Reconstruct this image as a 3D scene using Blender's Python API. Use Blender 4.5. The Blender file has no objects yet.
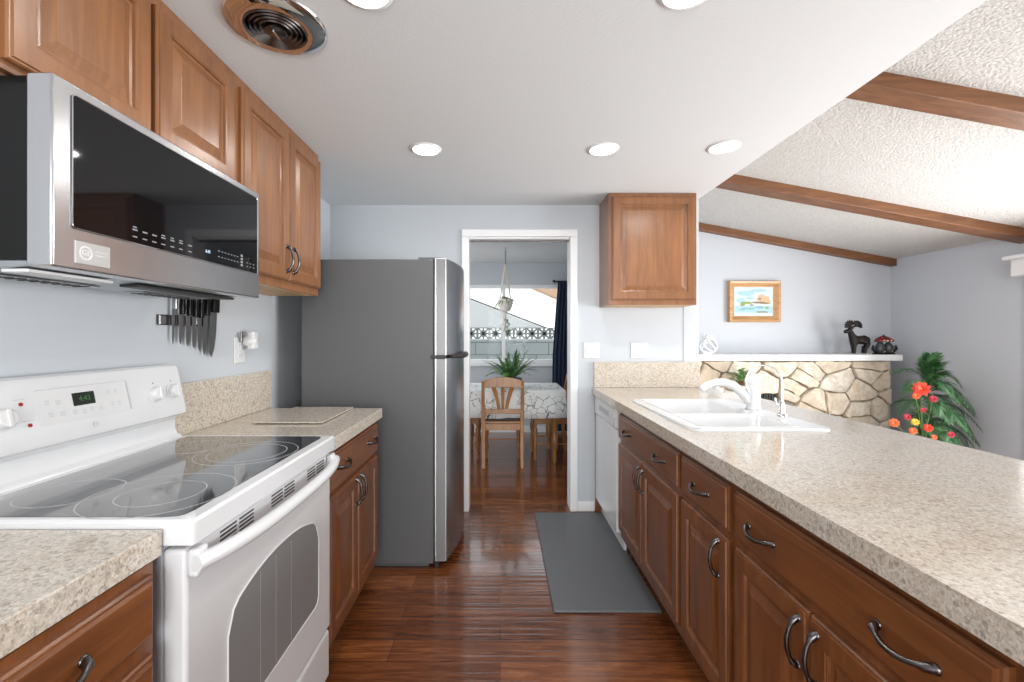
import bpy, bmesh, math, random
from mathutils import Vector, Matrix
random.seed(7)
S = bpy.context.scene
C = S.collection
PI = math.pi

# ------------------------------------------------------------------ camera, world, exposure
F = 445.0
cam_d = bpy.data.cameras.new('camera'); cam = bpy.data.objects.new('camera', cam_d); C.objects.link(cam)
cam.location = (0, 0, 1.30); cam.rotation_euler = (PI/2, 0, 0)
cam_d.sensor_width = 36; cam_d.sensor_fit = 'HORIZONTAL'; cam_d.lens = 36*F/1024
cam_d.shift_x = 12/1024; cam_d.shift_y = -5/1024; cam_d.clip_start = 0.02; cam_d.clip_end = 200
S.camera = cam
S.view_settings.view_transform = 'Standard'; S.view_settings.look = 'None'
S.view_settings.gamma = 1; S.view_settings.use_curve_mapping = False
S.view_settings.exposure = 0.08

w = bpy.data.worlds.new('sky'); S.world = w; w.use_nodes = True
bg = w.node_tree.nodes['Background']
bg.inputs[0].default_value = (0.86, 0.93, 1.0, 1); bg.inputs[1].default_value = 2.6

sun_d = bpy.data.lights.new('sun', 'SUN'); sun = bpy.data.objects.new('sun', sun_d); C.objects.link(sun)
sun_d.energy = 9.0; sun_d.angle = math.radians(1.0); sun_d.color = (1, .97, .92)
sun.rotation_euler = Vector((.60, -.14, -.80)).to_track_quat('-Z', 'Y').to_euler()     # high from the left: lit roofs, shaded yard walls

def area(name, loc, rot, sx, sy, energy, color=(1, 1, 1), portal=False, shape='RECTANGLE', spread=180):
    d = bpy.data.lights.new(name, 'AREA'); o = bpy.data.objects.new(name, d); C.objects.link(o)
    d.shape = shape; d.size = sx
    if shape == 'RECTANGLE': d.size_y = sy
    d.energy = energy; d.color = color; o.location = loc; o.rotation_euler = rot
    d.spread = math.radians(spread)
    if portal: d.cycles.is_portal = True
    return o
# area lights: side-window daylight, plus added fills at rear and dining room
area('rear_fill', (0.3, -2.93, 1.35), (PI/2, 0, 0), 3.0, 1.9, 130, (1, .985, .96))  # fill light at the added rear window, brightens the kitchen from behind
area('daylight_side_window', (3.80, 1.9, .90), (0, PI/2, 0), 1.6, 2.6, 135, (1, .99, .97))
area('dining_fill', (-1.95, 4.75, 1.3), (0, -PI/2, 0), 1.4, 1.6, 26, (.97, .99, 1))  # added fill in the unseen dining room side, no window stands there

# ------------------------------------------------------------------ helpers
ORG = {}
def V3(*a): return Vector(a)

def lin(c):
    return tuple(((x/255)/12.92 if x/255 <= .04045 else ((x/255+.055)/1.055)**2.4) for x in c)

def mat(name, col=(.8, .8, .8), rough=.5, metal=0, emis=None, es=0, coat=0, spec=.5, sheen=0):
    m = bpy.data.materials.new(name); m.use_nodes = True
    b = m.node_tree.nodes['Principled BSDF']
    b.inputs['Base Color'].default_value = (*col, 1); b.inputs['Roughness'].default_value = rough
    b.inputs['Metallic'].default_value = metal; b.inputs['Specular IOR Level'].default_value = spec
    b.inputs['Coat Weight'].default_value = coat; b.inputs['Coat Roughness'].default_value = .08
    if sheen: b.inputs['Sheen Weight'].default_value = sheen
    if emis: b.inputs['Emission Color'].default_value = (*emis, 1); b.inputs['Emission Strength'].default_value = es
    return m

class NT:
    def __init__(s, m): s.m = m; s.t = m.node_tree; s.b = s.t.nodes['Principled BSDF']
    def n(s, typ, **k):
        x = s.t.nodes.new(typ)
        for a, v in k.items():
            if a.startswith('i_'):
                key = a[2:].replace('_', ' ')
                x.inputs[key].default_value = v
            else: setattr(x, a, v)
        return x
    def l(s, a, b): s.t.links.new(a, b)
    def coords(s, scale=(1, 1, 1), rot=(0, 0, 0)):
        tc = s.n('ShaderNodeTexCoord'); mp = s.n('ShaderNodeMapping')
        mp.inputs['Scale'].default_value = scale; mp.inputs['Rotation'].default_value = rot
        s.l(tc.outputs['Object'], mp.inputs['Vector']); return mp.outputs[0]
    def noise(s, vec, scale, detail=3, rough=.5, dist=0):
        x = s.n('ShaderNodeTexNoise'); x.inputs['Scale'].default_value = scale; x.inputs['Detail'].default_value = detail
        x.inputs['Roughness'].default_value = rough; x.inputs['Distortion'].default_value = dist
        s.l(vec, x.inputs['Vector']); return x.outputs['Fac']
    def ramp(s, fac, stops, interp='LINEAR'):
        r = s.n('ShaderNodeValToRGB'); r.color_ramp.interpolation = interp
        e = r.color_ramp.elements
        while len(e) < len(stops): e.new(.5)
        for i, (p, c) in enumerate(stops):
            e[i].position = p; e[i].color = (*c, 1) if len(c) == 3 else c
        s.l(fac, r.inputs[0]); return r.outputs[0]
    def mix(s, fac, a, b, mode='MIX'):
        x = s.n('ShaderNodeMix', data_type='RGBA', blend_type=mode)
        if isinstance(fac, (int, float)): x.inputs[0].default_value = fac
        else: s.l(fac, x.inputs[0])
        for i, v in ((6, a), (7, b)):
            if isinstance(v, tuple): x.inputs[i].default_value = (*v, 1) if len(v) == 3 else v
            else: s.l(v, x.inputs[i])
        return x.outputs[2]
    def bump(s, h, strength, dist=.01):
        b = s.n('ShaderNodeBump'); b.inputs['Strength'].default_value = strength; b.inputs['Distance'].default_value = dist
        s.l(h, b.inputs['Height']); s.l(b.outputs[0], s.b.inputs['Normal'])
    def col(s, c): s.l(c, s.b.inputs['Base Color'])

def painted(name, col, rough=.6, bump_scale=180, strength=.15, dist=.002):
    m = mat(name, col, rough, spec=.3); t = NT(m); v = t.coords()
    t.bump(t.noise(v, bump_scale, 2), strength, dist); return m

def wood(name, dark, mid, light, axis='z', rough=.38, coat=.5):
    m = mat(name, mid, rough, coat=coat); t = NT(m); t.b.inputs['Coat Roughness'].default_value = .26
    sc = {'z': (9, 9, .9), 'y': (9, .9, 9), 'x': (.9, 9, 9)}[axis]
    v = t.coords(sc); v2 = t.coords()
    a = t.noise(v, 3.2, 5, .6, .8); big = t.noise(v2, 3.5, 2)
    c = t.ramp(a, [(.25, dark), (.5, mid), (.8, light)])
    c = t.mix(t.ramp(big, [(.35, (.0,)*3), (.7, (.3,)*3)]), c, tuple(x*.70 for x in mid))
    t.col(c); return m

def steel(name, col, rough, axis='y'):
    m = mat(name, col, rough, 1.0); t = NT(m)
    v = t.coords({'y': (60, 1, 900), 'z': (900, 900, 3)}[axis])
    n = t.noise(v, 1.0, 2); t.bump(n, .04, .001); return m

# ------------------------------------------------------------------ materials
M = {}
M['wall'] = painted('wall_paint', (.515, .548, .585), .55)
M['wall_living'] = painted('wall_paint_living', (.53, .56, .60), .6)
M['ceiling'] = painted('ceiling_paint', (.69, .71, .725), .8, 120, .25, .003)
def popcorn():
    m = mat('popcorn_ceiling', (.6, .6, .58), .95, spec=.2); t = NT(m); v = t.coords()
    n = t.noise(v, 120, 4, .8); vo = t.n('ShaderNodeTexVoronoi'); vo.inputs['Scale'].default_value = 75; t.l(v, vo.inputs['Vector'])
    c = t.ramp(n, [(.36, (.44, .435, .415)), (.50, (.60, .598, .58)), (.62, (.70, .70, .685))]); t.col(c)
    ad = t.n('ShaderNodeMath', operation='SUBTRACT'); t.l(n, ad.inputs[0]); t.l(vo.outputs['Distance'], ad.inputs[1]); t.bump(ad.outputs[0], .55, .008); return m
M['popcorn'] = popcorn()
M['trim'] = mat('white_trim_paint', (.80, .81, .82), .35)
M['white'] = mat('white_enamel', (.70, .71, .725), .18, coat=.3)
M['white_plastic'] = mat('white_plastic', (.68, .685, .69), .35)
M['sink'] = mat('white_acrylic', (.72, .735, .75), .12, coat=.4)
M['grey_enamel'] = mat('grey_printed_ink', (.45, .47, .50), .5)
M['range_side'] = mat('range_side_enamel', (.50, .53, .565), .35)
CH = [(.108, .032, .008), (.185, .060, .0155), (.265, .094, .027)]  # same cherry as the uppers, darkened for the shade on the base cabinets
M['wood_z'] = wood('cherry_wood_upright', *CH, axis='z')
M['wood_y'] = wood('cherry_wood_lengthwise', *CH, axis='y')
M['wood_x'] = wood('cherry_wood_crosswise', *CH, axis='x')
UP = [(.155, .058, .019), (.235, .095, .033), (.32, .140, .053)]  # same cherry, with the stronger light on the uppers put into the colour
M['up_z'] = wood('lit_cherry_upright', *UP, axis='z')
M['up_under'] = wood('pale_plywood', (.45, .28, .13), (.58, .38, .19), (.7, .5, .28), axis='y', rough=.5, coat=0)
M['beam'] = wood('beam_wood', (.10, .038, .014), (.175, .070, .026), (.27, .12, .047), axis='x', rough=.5, coat=.1)
M['oak'] = wood('oak_wood', (.20, .074, .014), (.34, .138, .028), (.46, .205, .052), axis='z', rough=.35)
M['frame_wood'] = wood('frame_wood', (.30, .13, .045), (.52, .28, .11), (.66, .40, .18), axis='x', rough=.4)
M['toe'] = mat('dark_toe_kick', (.03, .013, .008), .6)
M['gap'] = mat('dark_recess', (.012, .010, .010), .8)
M['steel'] = steel('brushed_steel', (.60, .60, .61), .24, 'y')
M['steel_v'] = steel('brushed_steel_door', (.50, .505, .52), .27, 'z')
M['chrome'] = mat('chrome', (.72, .72, .73), .07, 1)
M['pewter'] = mat('dark_pewter', (.13, .12, .12), .25, 1)
M['blade'] = mat('knife_steel', (.38, .38, .39), .30, 1)
M['fridge_side'] = painted('grey_fridge_paint', (.105, .108, .113), .42, 400, .1, .001)
M['door_edge'] = mat('grey_door_edge', (.17, .172, .176), .3, coat=.3)
M['black_gloss'] = mat('black_glass', (.004, .004, .005), .04, spec=.4)
M['black'] = mat('black_plastic', (.006, .006, .006), .22, spec=.25)
M['black_matte'] = mat('black_satin', (.02, .02, .02), .5)
M['cooktop'] = mat('cooktop_glass', (.012, .013, .015), .035, coat=1.0, spec=.9)
M['ring'] = mat('burner_print', (.42, .43, .44), .2)
M['oven_glass'] = mat('oven_window_glass', (.23, .235, .24), .12, coat=.2)
M['oven_bars'] = mat('oven_rack_seen_through', (.34, .34, .34), .3)
M['disp'] = mat('display_black', (.010, .018, .012), .15)
M['disp_on'] = mat('display_green', (.02, .06, .02), .4, emis=(.25, .8, .25), es=.10)
M['red'] = mat('red_indicator', (.35, .01, .01), .3)
M['mark'] = mat('keypad_print', (.21, .215, .22), .5)
M['mat'] = painted('grey_floor_mat', (.12, .126, .134), .42, 60, .15, .002)
M['lens'] = mat('lamp_lens', (1, 1, 1), .5, emis=(1, .985, .96), es=14)
M['curtain'] = painted('navy_cloth', (.030, .045, .085), .9, 300, .2, .002)
M['pot_grey'] = mat('blue_grey_glaze', (.10, .13, .17), .4)
M['pot_white'] = mat('white_ceramic', (.74, .72, .68), .4)
M['terra'] = mat('brown_pot', (.18, .09, .05), .6)
M['soil'] = mat('soil', (.03, .02, .012), .9)
M['rope'] = mat('cotton_cord', (.66, .62, .55), .9)
M['leaf'] = mat('fern_leaf', (.045, .14, .035), .5)
M['leaf2'] = mat('palm_leaf', (.03, .105, .032), .5)
M['leaf3'] = mat('young_leaf', (.14, .30, .07), .5)
M['leaf_pale'] = mat('pale_leaf', (.16, .19, .06), .6)
M['stem'] = mat('green_stem', (.06, .11, .03), .6)
M['petal_red'] = mat('red_petal', (.62, .03, .008), .5)
M['petal_crimson'] = mat('crimson_petal', (.38, .012, .03), .5)
M['petal_orange'] = mat('orange_petal', (.75, .13, .03), .5)
M['petal_yellow'] = mat('yellow_petal', (.75, .42, .03), .5)
M['dark_bronze'] = mat('dark_carved_wood', (.010, .007, .006), .55, spec=.3)
M['dark_grey'] = mat('dark_grey_glaze', (.045, .05, .058), .3)
M['dark_red'] = mat('dark_red_glaze', (.10, .012, .012), .35)
M['cream_bead'] = mat('cream_bead', (.75, .58, .42), .4)
M['white_cast'] = mat('white_resin', (.80, .82, .84), .4)
M['paint_sky'] = mat('watercolour_blue', (.36, .56, .62), .7)
M['paint_pale'] = mat('watercolour_pale', (.56, .66, .66), .7)
M['paint_sea'] = mat('watercolour_sea', (.22, .42, .46), .7)
M['paint_rock'] = mat('watercolour_ochre', (.60, .43, .27), .7)
M['paint_rock2'] = mat('watercolour_umber', (.27, .17, .10), .7)
M['paint_green'] = mat('watercolour_green', (.26, .34, .09), .7)
M['stucco'] = painted('white_stucco', (.86, .85, .82), .9, 40, .2, .01)
M['grey_stucco'] = painted('grey_roof_sheet', (.34, .345, .34), .9, 30, .2, .01)
M['brown_roof'] = painted('brown_shingles', (.33, .22, .15), .9, 25, .5, .02)
M['breeze'] = painted('breeze_block', (.17, .185, .18), .9, 60, .3, .004)
M['concrete'] = painted('yard_concrete', (.50, .49, .46), .9, 20, .3, .01)
M['firebox'] = mat('firebox_soot', (.015, .018, .018), .7)
M['mortar'] = painted('stone_mortar', (.26, .22, .17), .95, 60, .5, .006)
M['clear'] = None

def glass(name, tint=(1, 1, 1), ior=1.12):
    m = bpy.data.materials.new(name); m.use_nodes = True; t = m.node_tree; t.nodes.clear()
    o = t.nodes.new('ShaderNodeOutputMaterial'); mx = t.nodes.new('ShaderNodeMixShader')
    a = t.nodes.new('ShaderNodeBsdfTransparent'); b = t.nodes.new('ShaderNodeBsdfGlossy')
    a.inputs[0].default_value = (*tint, 1); b.inputs['Roughness'].default_value = .02
    fr = t.nodes.new('ShaderNodeFresnel'); fr.inputs[0].default_value = ior
    t.links.new(fr.outputs[0], mx.inputs[0]); t.links.new(a.outputs[0], mx.inputs[1]); t.links.new(b.outputs[0], mx.inputs[2])
    t.links.new(mx.outputs[0], o.inputs[0]); return m
M['glass'] = glass('window_glass')
def cleardish():
    m = bpy.data.materials.new('clear_dish_glass'); m.use_nodes = True; b = m.node_tree.nodes['Principled BSDF']
    b.inputs['Base Color'].default_value = (.8, .82, .82, 1); b.inputs['Alpha'].default_value = .30; b.inputs['Roughness'].default_value = .1
    return m
M['clear'] = cleardish()

def granite(name, pale=False):
    m = mat(name, (.6, .52, .42), .14, coat=.35); t = NT(m); v = t.coords()
    big = t.noise(v, 5, 3, .6, .6); med = t.noise(v, 42, 4, .7); fine = t.noise(v, 150, 4, .85)
    c1 = t.ramp(big, [(.30, (.52, .43, .325)), (.5, (.59, .53, .445)), (.68, (.575, .54, .485))])
    c = t.mix(t.ramp(med, [(.42, (0,)*3), (.62, (.5,)*3)]), c1, (.60, .49, .37))
    for sc_, amt in ((300, .42), (150, .36)):
        vo = t.n('ShaderNodeTexVoronoi'); vo.inputs['Scale'].default_value = sc_; t.l(v, vo.inputs['Vector'])
        sep = t.n('ShaderNodeSeparateColor'); t.l(vo.outputs['Color'], sep.inputs[0])
        g = t.ramp(sep.outputs[0], [(0, (.10, .085, .07)), (.07, (.30, .255, .205)), (.16, (.50, .42, .34)), (.34, (.60, .54, .46)), (.58, (.66, .61, .53)), (.80, (.80, .77, .71)), (.93, (.52, .47, .43))], 'CONSTANT')
        c = t.mix(amt, c, g)
    c = t.mix(t.ramp(fine, [(.40, (.5,)*3), (.47, (0,)*3)]), c, (.25, .22, .19))
    t.col(c); return m
M['granite'] = granite('speckled_granite')

def floor_mat():
    m = mat('dark_laminate_planks', (.1, .04, .02), .2, coat=.5); t = NT(m); v = t.coords()
    br = t.n('ShaderNodeTexBrick'); br.offset = .37; br.offset_frequency = 2
    br.inputs['Scale'].default_value = 1; br.inputs['Brick Width'].default_value = 1.22
    br.inputs['Row Height'].default_value = .127; br.inputs['Mortar Size'].default_value = .0011
    br.inputs['Color1'].default_value = (0, 0, 0, 1); br.inputs['Color2'].default_value = (1, 1, 1, 1)
    br.inputs['Mortar'].default_value = (.5, .5, .5, 1); t.l(v, br.inputs['Vector'])
    vs = t.coords((.9, 9, 1))
    g = t.noise(vs, 4.0, 6, .65, 1.2)
    c = t.ramp(g, [(.22, (.088, .026, .009)), (.45, (.150, .048, .015)), (.6, (.23, .080, .026)), (.8, (.33, .13, .045))])
    tone = t.ramp(br.outputs['Color'], [(0, (.62, .55, .52)), (1, (1.15, 1.1, 1.05))])
    c = t.mix(1.0, c, tone, 'MULTIPLY')
    c = t.mix(br.outputs['Fac'], c, (.012, .005, .003)); t.col(c)
    hv = t.coords((.8, 42, 1)); h = t.noise(hv, 1.0, 2, .4, .3)
    hv2 = t.coords((1.1, 9, 1)); h2 = t.noise(hv2, 1.0, 2)
    mth = t.n('ShaderNodeMath', operation='ADD'); t.l(h, mth.inputs[0]); t.l(h2, mth.inputs[1])
    sb = t.n('ShaderNodeMath', operation='SUBTRACT'); t.l(mth.outputs[0], sb.inputs[0]); t.l(br.outputs['Fac'], sb.inputs[1])
    t.bump(sb.outputs[0], .55, .006)
    t.l(t.ramp(g, [(.3, (.17,)*3), (.7, (.26,)*3)]), t.b.inputs['Roughness'])
    return m
M['floor'] = floor_mat()

def stone_mat():
    m = mat('flagstone', (.6, .5, .4), .8); t = NT(m); v = t.coords()
    geo = t.n('ShaderNodeNewGeometry')
    c = t.ramp(geo.outputs['Random Per Island'], [(0, (.70, .63, .50)), (.2, (.80, .76, .66)), (.45, (.66, .57, .43)), (.6, (.76, .73, .66)), (.8, (.56, .46, .34)), (1, (.78, .72, .60))])
    n = t.noise(v, 14, 5, .65, .4)
    c = t.mix(t.ramp(n, [(.38, (.6,)*3), (.6, (0,)*3)]), c, (.46, .36, .25)); t.col(c)
    t.bump(n, .9, .03); return m
M['stone'] = stone_mat()

def cloth_mat():
    m = mat('printed_tablecloth', (.8, .8, .8), .8); t = NT(m); v = t.coords()
    nz = t.n('ShaderNodeTexNoise'); nz.inputs['Scale'].default_value = 5; t.l(v, nz.inputs['Vector'])
    va = t.n('ShaderNodeVectorMath', operation='MULTIPLY_ADD'); t.l(nz.outputs['Color'], va.inputs[0]); va.inputs[1].default_value = (.25, .25, .25); t.l(v, va.inputs[2])
    vo = t.n('ShaderNodeTexVoronoi', feature='DISTANCE_TO_EDGE'); vo.inputs['Scale'].default_value = 11; t.l(va.outputs[0], vo.inputs['Vector'])
    mask = t.noise(v, 6, 2)
    line = t.ramp(vo.outputs['Distance'], [(.012, (1,)*3), (.034, (0,)*3)])
    line = t.mix(1.0, line, t.ramp(mask, [(.44, (0,)*3), (.50, (1,)*3)]), 'MULTIPLY')
    v2 = t.n('ShaderNodeTexVoronoi'); v2.inputs['Scale'].default_value = 26; t.l(va.outputs[0], v2.inputs['Vector'])
    dots = t.ramp(v2.outputs['Distance'], [(.22, (1,)*3), (.32, (0,)*3)])
    dm = t.mix(1.0, dots, t.ramp(t.noise(v, 4.2, 2), [(.53, (0,)*3), (.58, (1,)*3)]), 'MULTIPLY')
    c = t.mix(line, (.80, .81, .80), (.10, .09, .08))
    c = t.mix(dm, c, (.30, .33, .20)); t.col(c); return m
M['cloth'] = cloth_mat()

def block_mat():
    m = mat('grey_block_wall', (.4, .42, .42), .9); t = NT(m)
    tc = t.n('ShaderNodeTexCoord'); sp = t.n('ShaderNodeSeparateXYZ'); t.l(tc.outputs['Object'], sp.inputs[0])
    cb = t.n('ShaderNodeCombineXYZ'); t.l(sp.outputs[0], cb.inputs[0]); t.l(sp.outputs[2], cb.inputs[1])
    br = t.n('ShaderNodeTexBrick'); br.inputs['Scale'].default_value = 1; br.inputs['Brick Width'].default_value = .41
    br.inputs['Row Height'].default_value = .205; br.inputs['Mortar Size'].default_value = .008
    br.inputs['Color1'].default_value = (.19, .215, .215, 1); br.inputs['Color2'].default_value = (.225, .25, .245, 1)
    br.inputs['Mortar'].default_value = (.10, .115, .115, 1); t.l(cb.outputs[0], br.inputs['Vector']); t.col(br.outputs['Color']); return m
M['block'] = block_mat()

# ------------------------------------------------------------------ mesh builder
class MB:
    def __init__(s): s.bm = bmesh.new()
    def box(s, a, b):
        x0, y0, z0 = [min(a[i], b[i]) for i in range(3)]; x1, y1, z1 = [max(a[i], b[i]) for i in range(3)]
        v = [s.bm.verts.new(p) for p in ((x0,y0,z0),(x1,y0,z0),(x1,y1,z0),(x0,y1,z0),(x0,y0,z1),(x1,y0,z1),(x1,y1,z1),(x0,y1,z1))]
        for f in ((0,3,2,1),(4,5,6,7),(0,1,5,4),(1,2,6,5),(2,3,7,6),(3,0,4,7)): s.bm.faces.new([v[i] for i in f])
        return s
    def rings(s, loops, cap0=True, cap1=True, closed=False):
        vs = [[s.bm.verts.new(p) for p in L] for L in loops]
        n = len(vs[0]); R = len(vs)
        for i in range(R if closed else R-1):
            a, b = vs[i], vs[(i+1) % R]
            for k in range(n):
                try: s.bm.faces.new((a[k], a[(k+1) % n], b[(k+1) % n], b[k]))
                except ValueError: pass
        if not closed:
            if cap0: s.bm.faces.new(list(reversed(vs[0])))
            if cap1: s.bm.faces.new(vs[-1])
        return s
    def tube(s, pts, r, seg=8, cap=True, closed=False, flat=1.0):
        P = [Vector(p) for p in pts]; n = len(P)
        rr = r if isinstance(r, (list, tuple)) else [r]*n
        loops = []; prev = None
        for i in range(n):
            if closed: t = P[(i+1) % n]-P[i-1]
            else: t = (P[min(i+1, n-1)]-P[max(i-1, 0)])
            t.normalize()
            if prev is None:
                u = t.cross(Vector((0, 0, 1)))
                if u.length < .1: u = t.cross(Vector((0, 1, 0)))
            else: u = prev-t*prev.dot(t)
            u.normalize(); prev = u; vv = t.cross(u)
            loops.append([P[i]+u*(rr[i]*math.cos(2*PI*k/seg))+vv*(rr[i]*flat*math.sin(2*PI*k/seg)) for k in range(seg)])
        return s.rings(loops, cap, cap, closed)
    def lathe(s, prof, o=(0, 0, 0), ax='z', seg=24, cap=True):
        o = Vector(o)
        A = {'z': (V3(1,0,0), V3(0,1,0), V3(0,0,1)), 'x': (V3(0,1,0), V3(0,0,1), V3(1,0,0)), 'y': (V3(0,0,1), V3(1,0,0), V3(0,1,0))}
        e1, e2, e3 = A[ax] if isinstance(ax, str) else ax
        loops = [[o+e1*(r*math.cos(2*PI*k/seg))+e2*(r*math.sin(2*PI*k/seg))+e3*h for k in range(seg)] for r, h in prof]
        return s.rings(loops, cap, cap)
    def prism(s, pts, O, U, Vv, N, d):
        O, U, Vv, N = map(Vector, (O, U, Vv, N))
        a = [O+U*p[0]+Vv*p[1] for p in pts]; b = [q+N*d for q in a]
        return s.rings([a, b])
    def panel(s, O, U, Vv, N, w, h, prof):
        O, U, Vv, N = map(Vector, (O, U, Vv, N))
        L = []
        for ins, d in prof:
            L.append([O+U*x+Vv*y+N*d for x, y in ((ins, ins), (w-ins, ins), (w-ins, h-ins), (ins, h-ins))])
        return s.rings(L)
    def quad(s, *p):
        s.bm.faces.new([s.bm.verts.new(q) for q in p]); return s
    def build(s, name, m, parent=None, bevel=0, smooth=None, xf=None, seg=2):
        me = bpy.data.meshes.new(name); bm = s.bm
        if xf is not None: bmesh.ops.transform(bm, matrix=xf, verts=bm.verts)
        if parent is not None:
            off = ORG.get(parent.name, V3(0, 0, 0)); bmesh.ops.translate(bm, vec=-off, verts=bm.verts)
        bmesh.ops.recalc_face_normals(bm, faces=bm.faces)
        bm.to_mesh(me); bm.free()
        o = bpy.data.objects.new(name, me); C.objects.link(o); me.materials.append(m)
        if parent is not None: o.parent = parent; ORG[o.name] = off
        if bevel:
            b = o.modifiers.new('bevel', 'BEVEL'); b.width = bevel; b.segments = seg; b.limit_method = 'ANGLE'; b.angle_limit = math.radians(50)
            b.harden_normals = False
        if smooth:
            for p in me.polygons: p.use_smooth = True
            me.set_sharp_from_angle(angle=math.radians(smooth))
        return o

def thing(name, label, cat, loc=(0, 0, 0), group=None):
    o = bpy.data.objects.new(name, None); C.objects.link(o); o.location = loc
    o.empty_display_size = .1
    o['label'] = label; o['category'] = cat
    if group: o['group'] = group
    ORG[o.name] = Vector(loc); return o
def tag(o, label, cat, group=None):
    o['label'] = label; o['category'] = cat
    if group: o['group'] = group
    return o
def struct(o): o['kind'] = 'structure'; return o
def sbox(name, a, b, m, parent=None, bevel=0):
    o = MB().box(a, b).build(name, m, parent, bevel)
    if parent is None: struct(o)
    return o
def dup(root, loc=None, rz=None, label=None):
    r = root.copy(); C.objects.link(r)
    if loc is not None: r.location = loc
    if rz is not None: r.rotation_euler = (0, 0, rz)
    if label: r['label'] = label
    for ch in list(root.children):
        c = ch.copy(); C.objects.link(c); c.parent = r
        for g in list(ch.children):
            d = g.copy(); C.objects.link(d); d.parent = c
    return r
def text(body, size, name, m, parent, O, U, Vv, N, ext=.0006, align='CENTER'):
    cu = bpy.data.curves.new('t', 'FONT'); cu.body = body; cu.size = size; cu.align_x = align; cu.align_y = 'CENTER'
    cu.extrude = ext; cu.resolution_u = 2
    to = bpy.data.objects.new('t', cu); C.objects.link(to)
    me = bpy.data.meshes.new_from_object(to.evaluated_get(bpy.context.evaluated_depsgraph_get()))
    bpy.data.objects.remove(to)
    U, Vv, N = Vector(U).normalized(), Vector(Vv).normalized(), Vector(N).normalized(); O = Vector(O)
    R = Matrix(((U.x, Vv.x, N.x, O.x), (U.y, Vv.y, N.y, O.y), (U.z, Vv.z, N.z, O.z), (0, 0, 0, 1)))
    off = ORG.get(parent.name, V3(0, 0, 0)); me.transform(Matrix.Translation(-off) @ R)
    me.materials.clear(); me.materials.append(m)
    o = bpy.data.objects.new(name, me); C.objects.link(o); o.parent = parent; ORG[o.name] = off; return o

# ================================================================== THE SETTING
CEIL = 2.273; XL = -1.235; XL2 = -1.262; YB = 3.306; XS = 1.41; XR = 3.97; YLB = 4.52
def vault(x): return 2.805-.185*x
sbox('floor', (-3.2, -3.2, -.05), (4.2, 6.3, 0), M['floor'])
# left wall (slightly furred out up to the end of the counter run)
sbox('wall_left', (XL-.2, -3.1, 0), (XL2, YB+.1, CEIL), M['wall'])
o = MB().box((XL2, -3.0, 0), (XL, 2.405, CEIL)).build('wall_left_furring', M['wall'], None, .006); struct(o)
# kitchen back wall round the doorway
DX0, DX1, DZ = -.230, .520, 2.035
m = MB(); m.box((XL2, YB, 0), (DX0-.01, YB+.12, CEIL)); m.box((DX1+.01, YB, 0), (1.36, YB+.12, CEIL))
m.box((DX0-.01, YB, DZ+.01), (DX1+.01, YB+.12, CEIL)); struct(m.build('wall_back', M['wall']))
m = MB(); m.prism([(1.36, 0), (1.475, 0), (1.475, vault(1.475)), (1.42, vault(1.42)), (1.42, CEIL), (1.36, CEIL)], (0, YB-.004, 0), (1, 0, 0), (0, 0, 1), (0, 1, 0), .124)
struct(m.build('pillar_wall_end', M['trim'] if False else painted('wall_end_paint', (.52, .55, .585), .5), None, .004))
# ceilings
sbox('ceiling', (XL2, -3.0, CEIL), (XS-.04, YB, CEIL+.12), M['ceiling'])
m = MB(); m.prism([(XS-.04, CEIL), (XS, CEIL), (XS, vault(XS)+.02), (XS-.04, vault(XS)+.02)], (0, -3.0, 0), (1, 0, 0), (0, 0, 1), (0, 1, 0), YB+3.0-.004)
struct(m.build('wall_soffit', M['ceiling']))
m = MB(); m.prism([(XS-.02, vault(XS-.02)), (XR+.1, vault(XR+.1)), (XR+.1, vault(XR+.1)+.12), (XS-.02, vault(XS-.02)+.12)], (0, -3.0, 0), (1, 0, 0), (0, 0, 1), (0, 1, 0), YLB+3.1)
struct(m.build('ceiling_vault', M['popcorn']))
# living room walls
m = MB(); m.prism([(1.36, 0), (XR, 0), (XR, vault(XR)+.05), (1.36, vault(1.36)+.05)], (0, YLB, 0), (1, 0, 0), (0, 0, 1), (0, 1, 0), .12)
struct(m.build('wall_living_back', M['wall_living']))
WY0, WY1, WZ = -.6, 3.30, 1.80
m = MB(); m.box((XR, WY1, 0), (XR+.12, YLB, 2.3)); m.box((XR, -3.0, 0), (XR+.12, WY0, 2.3)); m.box((XR, WY0, WZ), (XR+.12, WY1, 2.3))
struct(m.build('wall_right', M['wall_living']))
# rear wall, behind the camera, with a window added to let daylight in
m = MB(); m.box((-3.2, -3.12, 0), (-1.2, -3, 3)); m.box((1.8, -3.12, 0), (XR+.1, -3, 3)); m.box((-1.2, -3.12, 0), (1.8, -3, .4)); m.box((-1.2, -3.12, 2.3), (1.8, -3, 3))
struct(m.build('wall_rear', M['wall']))
# dining room shell
m = MB(); m.box((-2.1, YB+.12, 0), (-2.0, 6.15, 2.4)); struct(m.build('wall_dining_left', M['wall']))
m = MB(); m.box((1.36, YB+.12, 0), (1.475, 6.15, vault(1.475))); struct(m.build('wall_dining_right', M['wall']))
sbox('ceiling_dining', (-2.0, YB+.12, 2.29), (1.36, 6.15, 2.40), M['ceiling'])
DW0, DW1, WS, WT = -1.0, .93, .93, 1.995
m = MB(); m.box((-2.0, 6.03, 0), (1.36, 6.15, WS)); m.box((-2.0, 6.03, WT), (1.36, 6.15, 2.29)); m.box((-2.0, 6.03, WS), (DW0, 6.15, WT)); m.box((DW1, 6.03, WS), (1.36, 6.15, WT))
struct(m.build('wall_dining_back', M['wall']))
sbox('baseboard_dining', (-2.0, 6.012, 0), (1.36, 6.03, .085), M['trim'])
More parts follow.
